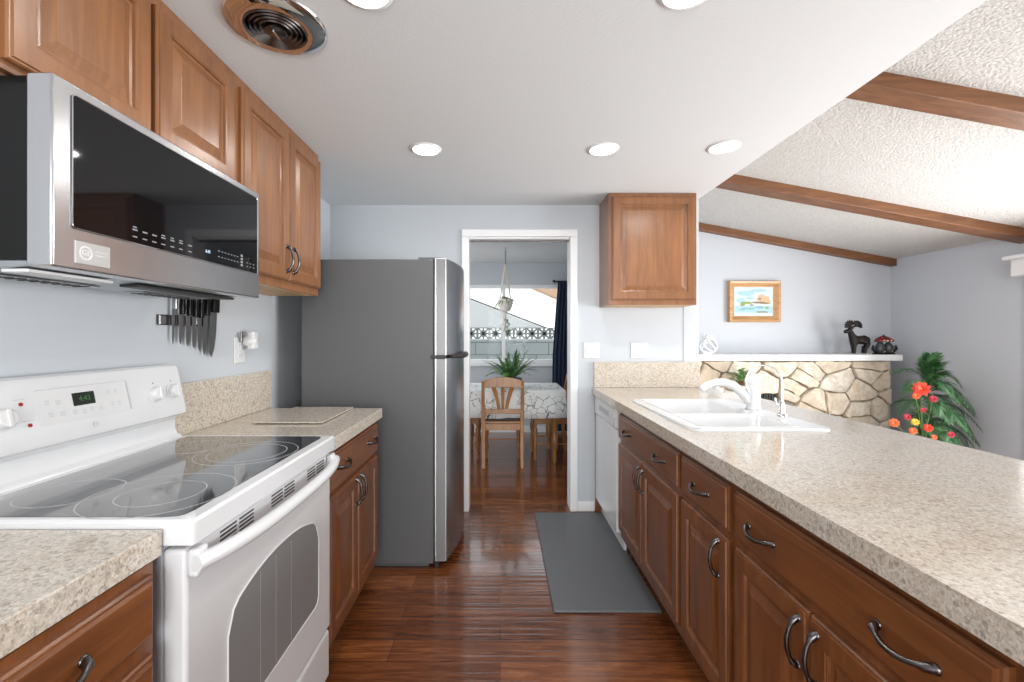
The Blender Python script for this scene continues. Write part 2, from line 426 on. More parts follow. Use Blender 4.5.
# dining window
wf = struct(MB().box((DW0, 6.02, WS), (DW1, 6.07, WS+.055)).box((DW0, 6.02, WT-.05), (DW1, 6.07, WT)).box((DW0, 6.02, WS+.055), (DW0+.05, 6.07, WT-.05)).box((DW1-.05, 6.02, WS+.055), (DW1, 6.07, WT-.05)).box((.03, 6.02, WS+.055), (.075, 6.07, WT-.05)).box((DW0-.03, 5.98, WS-.035), (DW1+.03, 6.03, WS)).build('window_1', M['trim'], None, .004))
MB().box((DW0+.05, 6.042, WS+.055), (DW1-.05, 6.046, WT-.05)).build('window_pane', M['glass'], wf)
# living room sliding window on the right wall
wf = struct(MB().box((XR-.02, WY1-.04, 0), (XR+.06, WY1+.055, WZ+.05)).box((XR-.02, WY0-.05, 0), (XR+.06, WY0, WZ+.05)).box((XR-.02, WY0, WZ), (XR+.06, WY1-.04, WZ+.05)).box((XR+.01, 1.3, 0), (XR+.05, 1.37, WZ)).build('window_2', M['trim'], None, .004))
MB().box((XR-.10, WY0-.05, WZ-.05), (XR-.02, WY1+.075, WZ+.105)).build('window_valance', M['trim'], wf, .006)
MB().box((XR-.14, WY0-.05, WZ+.075), (XR-.10, WY1+.10, WZ+.105)).build('window_cornice', M['trim'], wf, .006)
MB().box((XR+.028, WY0, .0), (XR+.032, WY1-.04, WZ)).build('window_pane', M['glass'], wf)
wf = struct(MB().box((-1.2, -3.08, .4), (1.8, -3.02, .46)).box((-1.2, -3.08, 2.24), (1.8, -3.02, 2.3)).box((-1.2, -3.08, .46), (-1.14, -3.02, 2.24)).box((1.74, -3.08, .46), (1.8, -3.02, 2.24)).box((.27, -3.08, .46), (.33, -3.02, 2.24)).build('window_added', M['trim']))  # unseen rear window, added as a way in for daylight
# door casing and jamb of the doorway
cz = MB()
for a, b in (((DX0-.055, 0), (DX0, DZ)), ((DX1, 0), (DX1+.055, DZ)), ((DX0-.055, DZ), (DX1+.055, DZ+.055))):
    cz.box((a[0], YB-.018, a[1]), (b[0], YB, b[1]))
    cz.box((a[0], YB+.12, a[1]), (b[0], YB+.138, b[1]))
cz.box((DX0-.01, YB, 0), (DX0, YB+.12, DZ)); cz.box((DX1, YB, 0), (DX1+.01, YB+.12, DZ)); cz.box((DX0, YB, DZ-.014), (DX1, YB+.12, DZ+.01))
casing = struct(cz.build('trim_1', M['trim'], None, .005))
# pocket track in the header
MB().box((DX0+.001, YB+.045, DZ-.026), (DX1-.001, YB+.062, DZ-.014)).build('door_track', M['pewter'], casing)
sbox('baseboard_back', (DX1+.055, YB-.014, 0), (.70, YB, .075), M['trim'], None, .004)
# ceiling beams
def beam(y0, y1, drop, x0=XS, x1=XR):
    m = MB(); m.prism([(x0, vault(x0)-drop), (x1, vault(x1)-drop), (x1, vault(x1)+.01), (x0, vault(x0)+.01)], (0, y0, 0), (1, 0, 0), (0, 0, 1), (0, 1, 0), y1-y0)
    o = struct(m.build('beam', M['beam'], None, .004)); return o
beam(1.996, 2.118, .07); beam(3.263, 3.397, .07); beam(4.45, 4.52, .07, 1.475); beam(.73, .86, .07)
# ================================================================== YARD
sbox('ground', (-9, 6.16, -.12), (9, 30, -.04), M['concrete'])
bw = thing('block_wall', 'grey concrete block wall topped with pierced flower blocks seen through the dining window', 'wall', (0, 7.6, -.04))
MB().box((-4, 7.5, -.04), (3.5, 7.65, 1.235)).build('block_courses', M['block'], bw)
def breeze(x0, z0, s, y0, y1):
    m = MB(); t = .016
    m.box((x0, y0, z0), (x0+s, y1, z0+t)); m.box((x0, y0, z0+s-t), (x0+s, y1, z0+s))
    m.box((x0, y0, z0+t), (x0+t, y1, z0+s-t)); m.box((x0+s-t, y0, z0+t), (x0+s, y1, z0+s-t))
    cx, cz = x0+s/2, z0+s/2
    for k in range(8):
        a = k*PI/4; d = V3(math.cos(a), 0, math.sin(a)); n = V3(-math.sin(a), 0, math.cos(a))
        L = (s/2-t)*(1 if k % 2 == 0 else 1.36)
        hw = .011 if k % 2 else .014
        p = [(0, -hw), (L*.55, -hw*1.6), (L, -hw*.7), (L, hw*.7), (L*.55, hw*1.6), (0, hw)]
        m.prism(p, (cx, y0+.01, cz), d, n, (0, 1, 0), y1-y0-.02)
    return m
s = .206; x = -1.0
while x < 1.3:
    breeze(x, 1.24, s-.004, 7.50, 7.62).build('pierced_block', M['breeze'], bw); x += s
hs = thing('garage', 'low neighbouring garage with a grey sloping gable behind the block wall', 'building', (-2, 11, -.04))
MB().prism([(-6, 0), (1.35, 0), (1.35, 1.45), (-1.7, 2.62), (-4.5, 1.5), (-6, 1.0)], (0, 11, -.04), (1, 0, 0), (0, 0, 1), (0, 1, 0), 3).build('gable_wall', M['grey_stucco'], hs)
MB().prism([(1.5, 1.42), (-1.7, 2.65), (-1.7, 2.73), (1.55, 1.50)], (0, 11.0, -.04), (1, 0, 0), (0, 0, 1), (0, 1, 0), 3.2).build('roof', M['stucco'], hs)
hs = thing('house', 'white stucco neighbouring house with brown shingle roof, farthest through the dining window', 'building', (0, 16, -.04))
MB().box((-8, 16, -.04), (6, 20, 3.2)).build('house_wall', M['stucco'], hs)
MB().box((-5.9, 10.97, -.04), (1.36, 10.999, 1.50)).build('lower_wall', M['stucco'], bpy.data.objects['garage'])
m = MB(); m.rings([[V3(.9, 15.6, 3.10), V3(6.4, 15.6, .75), V3(6.4, 15.6, 3.9), V3(-1, 15.6, 4.2)], [V3(.9, 16, 3.10), V3(6.4, 16, .75), V3(6.4, 20, 5.2), V3(-1, 20, 5.2)]]); m.build('roof', M['brown_roof'], hs)

# ================================================================== CABINETS
DOOR = [(0, 0), (0, .011), (.003, .015), (.0065, .0155), (.008, .020), (.050, .020), (.0525, .0175), (.0555, .0175), (.0575, .010), (.064, .008), (.069, .009), (.092, .0175), (.095, .0190), (.10, .0190)]
DRAWER = [(0, 0), (0, .010), (.004, .0135), (.0085, .014), (.010, .0185), (.013, .0200), (.020, .0200)]
def pull_mesh(cx, cy, cz, nx, orient, L=.112, out=.024):
    m = MB(); pts = []; rad = []
    for i in range(15):
        t = i/14; a = (t-.5)*L; s_ = math.sin(PI*t)
        o_ = .004+out*(s_**.55 if s_ > 0 else 0)
        dr = -.010*s_
        if orient == 'h': pts.append((cx+nx*o_, cy+a, cz+dr))
        else: pts.append((cx+nx*o_, cy, cz+a))
        e = abs(t-.5)*2
        rad.append(.0044+.0014*math.cos(e*PI/2)+(.0035 if e > .84 else 0))
    m.tube(pts, rad, 10)
    for sgn in (-1, 1):
        p = (cx, cy+sgn*L/2, cz) if orient == 'h' else (cx, cy, cz+sgn*L/2)
        m.lathe([(.0095, 0), (.0095, .002), (.007, .005), (.0045, .008)], p, (V3(0, 1, 0), V3(0, 0, 1), V3(nx, 0, 0)), 14)
    return m
def cabinet(label, xf, nx, xw, y0, y1, z0, z1, fronts, name='base_cabinet', mz='wood_z', my='wood_y', toe=True, group=None, under=None):
    t = thing(name, label, 'cabinet', ((xf+xw)/2, (y0+y1)/2, 0 if toe else z0), group)
    # hollow looking face frame: one carcass with bevelled frame
    c = MB().box((xf, y0, z0), (xf-nx*.020, y1, z1))
    xi = xf-nx*.020
    c.box((xi, y0, z0), (xw, y0+.016, z1)); c.box((xi, y1-.016, z0), (xw, y1, z1)); c.box((xi, y0+.016, z0), (xw, y1-.016, z0+.016))
    c.box((xw+nx*.008, y0+.016, z0+.016), (xw, y1-.016, z1))
    c.build('carcass', M[mz], t)
    if toe: MB().box((xf-nx*.065, y0, 0), (xf-nx*.085, y1, z0)).build('toe_kick', M['toe'], t)
    if under:
        MB().box((xf-nx*.02, y0+.018, z0-.0015), (xw, y1-.018, z0+.004)).build('bottom_panel', M[under], t)
    for kind, ya, yb, za, zb, pulls in fronts:
        prof = DOOR if kind == 'door' else DRAWER
        f = MB().panel((xf, ya, za), (0, 1, 0), (0, 0, 1), (nx, 0, 0), yb-ya, zb-za, prof).build('door' if kind == 'door' else 'drawer', M[mz if kind == 'door' else my], t)
        for (py, pz, orr) in pulls:
            pull_mesh(xf+nx*.020, py, pz, nx, orr).build('handle', M['pewter'], f, smooth=50)
    return t
XF = .725; DZ0, DZ1, RZ0, RZ1 = .147, .664, .690, .835
cabinet('cherry sink base cabinet with false drawer front, beside the white dishwasher', XF, -1, 1.36, 1.745, 2.665, .10, .868,
        [('drawer', 1.772, 2.655, RZ0, RZ1, [(2.457, .762, 'h'), (1.958, .762, 'h')]),
         ('door', 1.772, 2.222, DZ0, DZ1, [(2.192, .580, 'v')]), ('door', 2.228, 2.655, DZ0, DZ1, [(2.258, .580, 'v')])])
cabinet('narrow cherry base cabinet with one drawer over one door, in the peninsula', XF, -1, 1.36, 1.362, 1.743, .10, .868,
        [('drawer', 1.385, 1.755-.012, RZ0, RZ1, [(1.565, .762, 'h')]), ('door', 1.385, 1.743, DZ0, DZ1, [(1.438, .583, 'v')])])
cabinet('wide cherry base cabinet with long drawer over a door pair, nearest in the peninsula', XF, -1, 1.36, .595, 1.36, .10, .868,
        [('drawer', .625, 1.345, RZ0, RZ1, [(1.205, .762, 'h'), (.775, .762, 'h')]),
         ('door', 1.024, 1.345, DZ0, DZ1, [(1.052, .578, 'v')]), ('door', .625, 1.018, DZ0, DZ1, [(.990, .578, 'v')])])
cabinet('cherry base cabinet at the near end of the peninsula, cut off by the frame', XF, -1, 1.36, .10, .593, .10, .868,
        [('drawer', .125, .570, RZ0, RZ1, [(.35, .735, 'h')]), ('door', .125, .570, DZ0, DZ1, [(.53, .547, 'v')])])
# left base cabinets
cabinet('cherry base cabinet with two doors between the range and the refrigerator', -.655, 1, XL2+.03, 1.650, 2.335, .10, .868,
        [('drawer', 1.668, 2.322, .700, .846, [(1.798, .785, 'h'), (2.195, .785, 'h')]),
         ('door', 1.668, 1.992, DZ0, .683, [(1.962, .612, 'v')]), ('door', 1.998, 2.322, DZ0, .683, [(2.028, .612, 'v')])])
cabinet('cherry drawer base cabinet under the small near counter, left of the range', -.665, 1, XL2+.03, .10, .852, .10, .868,
        [('drawer', .118, .838, .735, .852, [(.633, .797, 'h'), (.28, .802, 'h')]), ('drawer', .118, .838, .44, .703, [(.46, .57, 'h')]), ('drawer', .118, .838, .147, .41, [(.46, .28, 'h')])])
# upper cabinets (left wall)
XU = -.981
cabinet('pair of short cherry wall cabinet doors directly above the microwave', XU, 1, XL, .845, 1.632, 1.828, CEIL-.001,
        [('door', .872, 1.232, 1.846, 2.235, []), ('door', 1.252, 1.618, 1.846, 2.235, [])], 'wall_cabinet', 'up_z', 'up_z', False, None, 'up_under')
cabinet('tall cherry wall cabinet with two doors and curved pulls, right of the microwave', XU, 1, XL, 1.634, 2.402, 1.516, CEIL-.001,
        [('door', 1.668, 2.036, 1.552, 2.235, [(2.008, 1.648, 'v')]), ('door', 2.042, 2.392, 1.552, 2.235, [(2.070, 1.648, 'v')])], 'wall_cabinet', 'up_z', 'up_z', False, None, 'up_under')
# upper cabinet on the back wall
t = thing('wall_cabinet', 'single door cherry wall cabinet on the back wall over the sink counter', 'cabinet', (1.04, 3.16, 1.512))
MB().box((.738, 3.026, 1.512), (1.336, YB-.001, CEIL-.001)).build('carcass', M['up_z'], t, .0015)
MB().box((.756, 3.04, 1.5105), (1.318, YB-.004, 1.516)).build('bottom_panel', M['up_under'], t)
MB().panel((.760, 3.026, 1.545), (1, 0, 0), (0, 0, 1), (0, -1, 0), .562, .700, DOOR).build('door', M['up_z'], t)
# ================================================================== COUNTERTOPS
def counter(name, label, boxes):
    m = MB()
    for b in boxes: m.box(*b)
    return tag(m.build(name, M['granite'], None, .0025), label, 'countertop')
CT = .920
SX0, SX1, SY0, SY1 = .765, 1.335, 1.765, 2.625
# right peninsula top, built round the sink cut-out
m = MB()
for a, b in (((.6815, -.05), (1.595, SY0+.02)), ((.6815, SY1-.02), (1.595, YB-.001)), ((.6815, SY0+.02), (SX0+.02, SY1-.02)), ((SX1-.02, SY0+.02), (1.595, SY1-.02))):
    m.box((a[0], a[1], CT-.050), (b[0], b[1], CT))
bmesh.ops.remove_doubles(m.bm, verts=m.bm.verts, dist=1e-5)
pen = tag(m.build('countertop', M['granite']), 'long beige speckled granite peninsula countertop with the white sink', 'countertop')
MB().box((.695, YB-.024, CT+.0005), (1.475, YB-.001, 1.107)).build('backsplash', M['granite'], pen, .002)
cl = counter('countertop', 'beige granite countertop between the range and the refrigerator', [((XL+.002, 1.650, CT-.05), (-.621, 2.349, CT))])
MB().box((XL+.001, 1.650, CT+.0005), (XL+.022, 2.372, 1.118)).build('backsplash', M['granite'], cl, .002)
cl = counter('countertop', 'small beige granite countertop in the near left corner beside the range', [((XL+.002, -.05, CT-.05), (-.663, .874, CT))])
MB().box((XL+.001, -.05, CT+.0005), (XL+.022, .874, 1.118)).build('backsplash', M['granite'], cl, .002)
# peninsula back (living side) and end panel
struct(MB().box((1.365, .10, 0), (1.455, YB-.001, CT-.051)).build('wall_peninsula', M['wall_living']))
# cutting board
cb = thing('cutting_board', 'granite patterned glass cutting board lying on the counter beside the refrigerator', 'cutting board', (-.92, 2.12, CT))
m = MB(); m.prism([(-1.07, 1.915), (-.765, 1.915), (-.765, 2.325), (-1.07, 2.325)], (0, 0, CT+.004), (1, 0, 0), (0, 1, 0), (0, 0, 1), .006)
m.build('board', M['granite'], cb, .0015)
for xx in (-1.05, -.785):
    for yy in (1.935, 2.305): MB().lathe([(.008, 0), (.008, .004)], (xx, yy, CT+.0002), 'z', 10).build('foot', M['black'], cb)

# ================================================================== RANGE
RY0, RY1 = .882, 1.634; XD = -.624
rg = thing('range', 'white freestanding electric range with smooth black cooktop and backguard', 'range', (-.9, 1.25, 0))
MB().box((-1.20, RY0+.004, .09), (-.672, RY1-.004, .885)).box((-1.16, RY0+.03, .0), (-.72, RY1-.03, .09)).build('body', M['range_side'], rg, .003)
# cooktop frame
m = MB()
fr = lambda x0, x1, y0, y1, c: [(x0, y0), (x1-c, y0), (x1-c*.35, y0+c*.12), (x1-c*.12, y0+c*.35), (x1, y0+c), (x1, y1-c), (x1-c*.12, y1-c*.35), (x1-c*.35, y1-c*.12), (x1-c, y1), (x0, y1)]
LZ = .935
outer = fr(-1.19, -.606, RY0-.003, RY1+.006, .012); inner = fr(-1.140, -.640, RY0+.014, RY1-.012, .040)
m.rings([[V3(a, b, .886) for a, b in outer], [V3(a, b, LZ-.006) for a, b in outer],
         [V3(a, b, LZ) for a, b in fr(-1.186, -.612, RY0+.003, RY1, .014)], [V3(a, b, LZ) for a, b in inner], [V3(a, b, LZ-.003) for a, b in inner]])
m.build('cooktop_frame', M['white'], rg, smooth=35)
g = MB().prism(fr(-1.138, -.642, RY0+.016, RY1-.014, .038), (0, 0, LZ-.0028), (1, 0, 0), (0, 1, 0), (0, 0, 1), .0030).build('cooktop_glass', M['cooktop'], rg)
def ring(cx, cy, r, wd=.003):
    z = LZ+.0002
    return MB().rings([[V3(cx+q*math.cos(2*PI*k/64), cy+q*math.sin(2*PI*k/64), z+h) for k in range(64)] for q, h in ((r-wd, 0), (r-wd, .0003), (r, .0003), (r, 0))], False, False)
for cx, cy, rs in ((-.785, 1.035, (.150, .088)), (-.790, 1.395, (.145, .112)), (-1.00, 1.04, (.098,)), (-1.01, 1.465, (.090,))):
    for r in rs: ring(cx, cy, r, .0028).build('burner_ring', M['ring'], g)
# backguard
prof = [(-1.228, .90), (-1.228, 1.188), (-1.222, 1.196), (-1.196, 1.198), (-1.184, 1.192), (-1.178, 1.182), (-1.146, 1.034), (-1.148, 1.022), (-1.156, 1.016), (-1.178, 1.010), (-1.186, .998), (-1.186, .965), (-1.178, .948), (-1.160, .937), (-1.155, .90)]
bgd = MB().prism(prof, (0, RY0+.004, 0), (1, 0, 0), (0, 0, 1), (0, 1, 0), RY1-RY0-.008).build('backguard', M['white'], rg, .006, smooth=30, seg=3)
FO = V3(-1.146, 0, 1.034); FV = (V3(-1.178, 0, 1.182)-FO).normalized(); FN = V3(FV.z, 0, -FV.x)
def fp(y, z): return FO+FV*((z-1.034)/FV.z)+V3(0, y, 0)+FN*.0004
def face_disc(y, z, r, h, seg=24, sy=1.0, prof=None):
    o = fp(y, z); return MB().lathe(prof or [(r, 0), (r, h)], o, (V3(0, 1, 0)*sy, FV, FN), seg)
for y in (.955, 1.035, 1.4975, 1.578):
    k = face_disc(y, 1.105, .025, .02, prof=[(.0285, 0), (.0285, .002), (.0235, .003), (.022, .018), (.019, .021)]).build('knob', M['white_plastic'], rg, smooth=40)
    m = MB(); m.prism([(-.0045, -.021), (.0045, -.021), (.0045, .021), (-.0045, .021)], fp(y, 1.105)+FN*.020, (0, 1, 0), FV, FN, .005); m.build('knob_grip', M['white_plastic'], k, .0015)
    MB().prism([(-.002, 0), (.002, 0), (.002, .004), (-.002, .004)], fp(y, 1.139), (0, 1, 0), FV, FN, .0004).build('dial_mark', M['black_matte'], rg)
    for q in range(5):
        a = math.radians(200-q*55); MB().prism([(-.0012, -.0012), (.0012, -.0012), (.0012, .0012), (-.0012, .0012)], fp(y+.034*math.cos(a), 1.105+.034*math.sin(a)), (0, 1, 0), FV, FN, .0003).build('dial_mark', M['grey_enamel'], rg)
# control panel outline
def frect(y0, y1, z0, z1, h=.0006): return MB().prism([(y0, 0), (y1, 0), (y1, (z1-z0)/FV.z), (y0, (z1-z0)/FV.z)], fp(0, z0), (0, 1, 0), FV, FN, h)
cp = frect(1.120, 1.392, 1.070, 1.162, .0010).build('control_panel', M['white_plastic'], rg, .0004)
frect(1.388, 1.3925, 1.072, 1.160, .0022).build('panel_edge', M['grey_enamel'], cp); frect(1.120, 1.390, 1.1605, 1.1618, .0014).build('panel_edge', M['grey_enamel'], cp)
dsp = frect(1.212, 1.278, 1.108, 1.143, .0018).build('display', M['disp'], rg, .0006)
text('4:43', .021, 'display_digits', M['disp_on'], dsp, fp(1.247, 1.1255)+FN*.002, (0, 1, 0), FV, FN)
for y, z, s_ in ((1.144, 1.128, 1), (1.172, 1.125, 1.2), (1.148, 1.096, 1), (1.179, 1.094, 1.25), (1.212, 1.093, 1), (1.240, 1.090, .95), (1.2615, 1.0935, .95), (1.2905, 1.0915, .9), (1.323, 1.1345, .85), (1.3485, 1.134, .85), (1.331, 1.098, .85), (1.354, 1.0965, .85)):
    bt = face_disc(y, z, .0105*s_, .0013, sy=1.1).build('button', M['white_plastic'], rg)
    for q in (-1, 0, 1):
        MB().prism([(-.006*s_, -.0007), (.006*s_, -.0007), (.006*s_, .0007), (-.006*s_, .0007)], fp(y, z+q*.0042)+FN*.0012, (0, 1, 0), FV, FN, .0004).build('button_print', M['grey_enamel'], bt)
for y, z in ((1.083, 1.133), (1.094, 1.080)):
    face_disc(y, z, .0048, .0016).build('indicator_light', M['red'], rg, smooth=40)
    frect(y-.016, y+.012, z+.011, z+.0122, .0004).build('light_caption', M['grey_enamel'], rg)
lg = face_disc(1.265, 1.050, .0085, .0008).build('brand_badge', M['grey_enamel'], rg)
face_disc(1.265, 1.050, .0070, .0011).build('badge_face', M['white_plastic'], lg)
text('GE', .0085, 'badge_letters', M['grey_enamel'], lg, fp(1.265, 1.050)+FN*.0013, (0, 1, 0), FV, FN)
# oven door
dr = MB().box((-.672, RY0+.002, .238), (XD, RY1+.002, .874)).build('oven_door', M['white'], rg, .008, smooth=30, seg=3)
win = []
y0, y1, zb, zt = 1.018, 1.525, .385, .712
for k in range(25):
    t = k/24; yy = y0+(y1-y0)*t; e = abs(t-.5)*2
    win.append((yy, zt-.052*e**2.2-(.05*((e-.86)/.14)**2 if e > .86 else 0)))
win = [(y0, zb+.03), (y0+.008, zb+.008), (y0+.03, zb), (y1-.03, zb), (y1-.008, zb+.008), (y1, zb+.03)]+list(reversed(win))
wn = MB().prism(win, (XD+.0002, 0, 0), (0, 1, 0), (0, 0, 1), (1, 0, 0), .0016).build('oven_window', M['oven_glass'], dr)
# raised rim along the bottom right of the window
rim = [V3(XD+.002, a, b) for a, b in win]
MB().tube(rim, .0022, 6, closed=True).build('window_rim', M['white_plastic'], dr, smooth=50)
for yy in (1.155, 1.235, 1.325): MB().box((XD+.0018, yy, zb+.01), (XD+.0022, yy+.002, .690)).build('window_line', M['oven_bars'], dr)
for yy in (.992, 1.215, 1.440):
    for c in range(2):
        for k in range(4):
            ya = yy+c*.073; z = .831+k*.0095
            MB().box((XD-.002, ya, z), (XD+.0006, ya+.062, z+.0045)).build('vent_slot', M['black_matte'], dr)
MB().box((XD-.005, 1.160, .8735), (XD+.004, 1.215, .8795)).build('door_latch', M['white_plastic'], dr, .001)
# handle
pts = []; rad = []
for i in range(21):
    t = i/20; yy = .884+(1.632-.884)*t; e = abs(t-.5)*2
    pts.append((XD+.018+.036*(1-e**3.5), yy, .847-.006*(1-e**2))); rad.append(.0185)
hd = MB().tube(pts, rad, 14, flat=.9).build('handle', M['white'], dr, smooth=50)
for yy in (RY0+.004, RY1-.038): MB().box((XD+.0005, yy, .818), (XD+.022, yy+.036, .874)).build('handle_bracket', M['white'], dr, .006)
MB().box((-.672, RY0+.002, .055), (XD-.002, RY1+.002, .226)).build('storage_drawer', M['white'], rg, .010, smooth=30, seg=3)
for i in range(4):
    pass

# ================================================================== MICROWAVE
MY0, MY1, MZ0, MZ1, XM = .874, 1.627, 1.438, 1.820, -.880
mw = thing('microwave', 'stainless over-the-range microwave with black glass door under the wall cabinets', 'microwave', (-1.05, 1.25, MZ0))
MB().box((XL+.001, MY0+.012, MZ0+.014), (XM-.054, MY1-.012, MZ1)).build('body', M['black'], mw, .002)
# underside tray with grease filter and grille
ub = MB().prism([(XL+.001, MZ0+.014), (XL+.001, MZ0+.004), (XL+.10, MZ0-.006), (XM-.16, MZ0-.004), (XM-.054, MZ0+.004), (XM-.054, MZ0+.014)], (0, MY0+.014, 0), (1, 0, 0), (0, 0, 1), (0, 1, 0), MY1-MY0-.028).build('underside_tray', steel('hood_steel', (.45, .48, .50), .4, 'y'), mw, .002)
for yy in (.93, 1.32):
    fpn = MB().box((XL+.12, yy, MZ0-.0095), (XM-.18, yy+.25, MZ0-.0055)).build('grease_filter', M['chrome'], ub, .001)
    for k in range(9): MB().box((XL+.128, yy+.012+k*.026, MZ0-.0108), (XM-.188, yy+.022+k*.026, MZ0-.0094)).build('filter_slot', M['black_matte'], fpn)
MB().box((XM-.13, .90, MZ0-.008), (XM-.075, 1.10, MZ0-.001)).build('work_light_cover', M['white_plastic'], ub, .002)
MB().box((XM-.13, 1.18, MZ0-.008), (XM-.075, 1.60, MZ0-.001)).build('vent_grille', M['black_matte'], ub, .002)
# door: stainless shell with the glass set in it
dr = MB().box((XM-.052, MY0, MZ0), (XM, MY1, MZ1)).build('door', M['steel'], mw, .004, smooth=30, seg=2)
def yz(px): return None
gp = [(MY0+.040, MZ0+.085), (MY1-.018, MZ0+.085), (MY1-.018, MZ1-.022), (MY0+.040, MZ1-.022)]
r = .008; gl = []
for (cy, cz), (a0) in zip(gp, (PI, 1.5*PI, 0, .5*PI)):
    sy = 1 if cy < 1.2 else -1; sz = 1 if cz < 1.6 else -1
    for k in range(5):
        a = a0+k*PI/8; gl.append((cy+sy*r+r*math.cos(a), cz+sz*r+r*math.sin(a)))
gls = MB().prism(gl, (XM+.0003, 0, 0), (0, 1, 0), (0, 0, 1), (1, 0, 0), .0025).build('door_glass', M['black_gloss'], dr)
MB().tube([V3(XM+.002, a, b) for a, b in gl], .0014, 6, closed=True).build('glass_rim', M['chrome'], dr, smooth=50)
GX = XM+.0029
def gmark(y, z, w_, h_, n='keypad_mark'): return MB().box((GX, y, z), (GX+.0003, y+w_, z+h_)).build(n, M['mark'], gls)
for i, yy in enumerate((1.062, 1.092, 1.122, 1.152, 1.184, 1.216, 1.252)):
    gmark(yy, 1.5535, .015, .0035); gmark(yy, 1.5370, .014, .003)
    if i in (0, 3, 4, 5): gmark(yy+.001, 1.5600, .012, .003)
text('6:45', .013, 'clock_digits', mat('clock_glow', (.4, .5, .6), .4, emis=(.6, .75, 1), es=.6), gls, (GX, 1.337, 1.5535), (0, 1, 0), (0, 0, 1), (1, 0, 0), .0003)
for i in range(7):
    gmark(1.385+i*.0165, 1.5635, .0065, .0030); gmark(1.385+i*.0165, 1.5460, .0065, .0030)
for i in range(4): gmark(1.505, 1.5370+i*.0105, .012, .0075)
for i in range(3): gmark(1.540+i*.020, 1.552, .0075, .003); gmark(1.540+i*.020, 1.540, .0075, .003)
pl = MB().prism([(.920, 1.452), (1.003, 1.452), (1.003, 1.4985), (.920, 1.4985)], (XM+.0003, 0, 0), (0, 1, 0), (0, 0, 1), (1, 0, 0), .0012).build('badge_plate', mat('badge_film', (.55, .55, .55), .35, .6), dr, .0004)
MB().lathe([(.0150, 0), (.0150, .0006), (.0122, .0006), (.0122, 0)], (XM+.0015, .944, 1.4755), 'x', 28, False).build('badge_ring', M['white_plastic'], pl)
text('GE', .017, 'badge_letters', M['white_plastic'], pl, (XM+.0018, .944, 1.4755), (0, 1, 0), (0, 0, 1), (1, 0, 0))
for k in range(2): MB().box((XM+.0014, .966, 1.482-k*.008), (XM+.0018, .997-k*.006, 1.4835-k*.008)).build('badge_caption', M['white_plastic'], pl)

# ================================================================== REFRIGERATOR
FY0, FY1, FT = 2.478, 3.286, 1.728
fg = thing('refrigerator', 'tall top-freezer refrigerator with grey sides and stainless doors beside the doorway', 'refrigerator', (-.7, 2.9, 0))
MB().box((-1.108, FY0, .03), (-.370, FY1, FT)).box((-1.08, FY0+.03, 0), (-.40, FY1-.03, .03)).build('body', M['fridge_side'], fg, .006)
def fdoor(z0, z1, name):
    P = [(-.362, FY0+.002)]
    N = 18
    for k in range(N+1):
        t = k/N; y = FY0+.002+(FY1-FY0-.004)*t; e = abs(t-.5)*2
        P.append((-.300+.062*(1-e**2.1), y))
    P.append((-.362, FY1-.002))
    L = []
    for ins, z in ((.004, z0), (0, z0+.004), (0, z1-.004), (.004, z1)):
        L.append([V3(min(a, a-ins) if i not in (0, len(P)-1) else a, b, z) for i, (a, b) in enumerate(P)])
    return MB().rings(L).build(name, M['steel_v'], fg, smooth=30)
for za, zb in ((.049, 1.172), (1.194, FT+.002)):
    e = MB().box((-.360, FY0-.0015, za), (-.3035, FY0+.004, zb)).build('door_edge', M['door_edge'], fg, .001)
    MB().box((-.3600, FY0-.0028, za), (-.3560, FY0-.0014, zb)).build('edge_highlight', M['steel'], e)  # bright strip added for the highlight line along the door edge
MB().box((-.372, FY0+.012, .06), (-.360, FY1-.012, FT-.012)).build('door_gasket', M['black_matte'], fg)
d1 = fdoor(1.190, FT+.006, 'freezer_door'); d2 = fdoor(.045, 1.176, 'refrigerator_door')
def fx(y): e = abs((y-FY0)/(FY1-FY0)-.5)*2; return -.300+.062*(1-e**2.1)
# black hinge and handle caps at the split
MB().box((-.385, FY0-.006, 1.172), (-.302, FY0+.05, 1.194)).build('middle_hinge', M['black_matte'], fg, .003)
hp = [(fx(y)+.010+.012*math.sin(PI*(y-2.52)/.44), y, 1.183) for y in [2.52+.44*i/10 for i in range(11)]]
MB().tube(hp, [.010]*4+[.018]*6+[.012], 8, flat=1.0).build('handle_cap', M['black_matte'], fg, smooth=50)
MB().box((-.368, FY0+.02, .0), (-.345, FY1-.02, .042)).build('kick_plate', M['black_matte'], fg, .003)
MB().box((-.46, FY0+.02, FT), (-.32, FY0+.10, FT+.014)).build('top_hinge_cover', M['fridge_side'], fg, .004)

# ================================================================== DISHWASHER
dw = thing('dishwasher', 'white built-in dishwasher at the far end of the peninsula under the granite', 'dishwasher', (1, 2.98, 0))
MB().box((.735, 2.674, .09), (1.34, 3.264, .866)).box((.79, 2.70, 0), (1.3, 3.24, .09)).build('body', M['white_plastic'], dw)
MB().box((.700, 2.676, .115), (.733, 3.262, .735)).build('door', M['white'], dw, .006)
cpn = MB().box((.694, 2.676, .740), (.733, 3.262, .862)).build('control_panel', M['white_plastic'], dw, .006)
MB().box((.690, 2.84, .785), (.695, 3.10, .82)).build('pocket_handle', M['grey_enamel'], cpn, .002)
MB().box((.689, 2.70, .800), (.695, 2.76, .83)).build('dial', M['white'], cpn, .002)
MB().box((.745, 2.676, .0), (.76, 3.262, .088)).build('toe_kick', M['white_plastic'], dw)
struct(MB().box((.705, 3.268, .0), (1.34, YB-.002, .866)).build('trim_2', M['wood_z']))

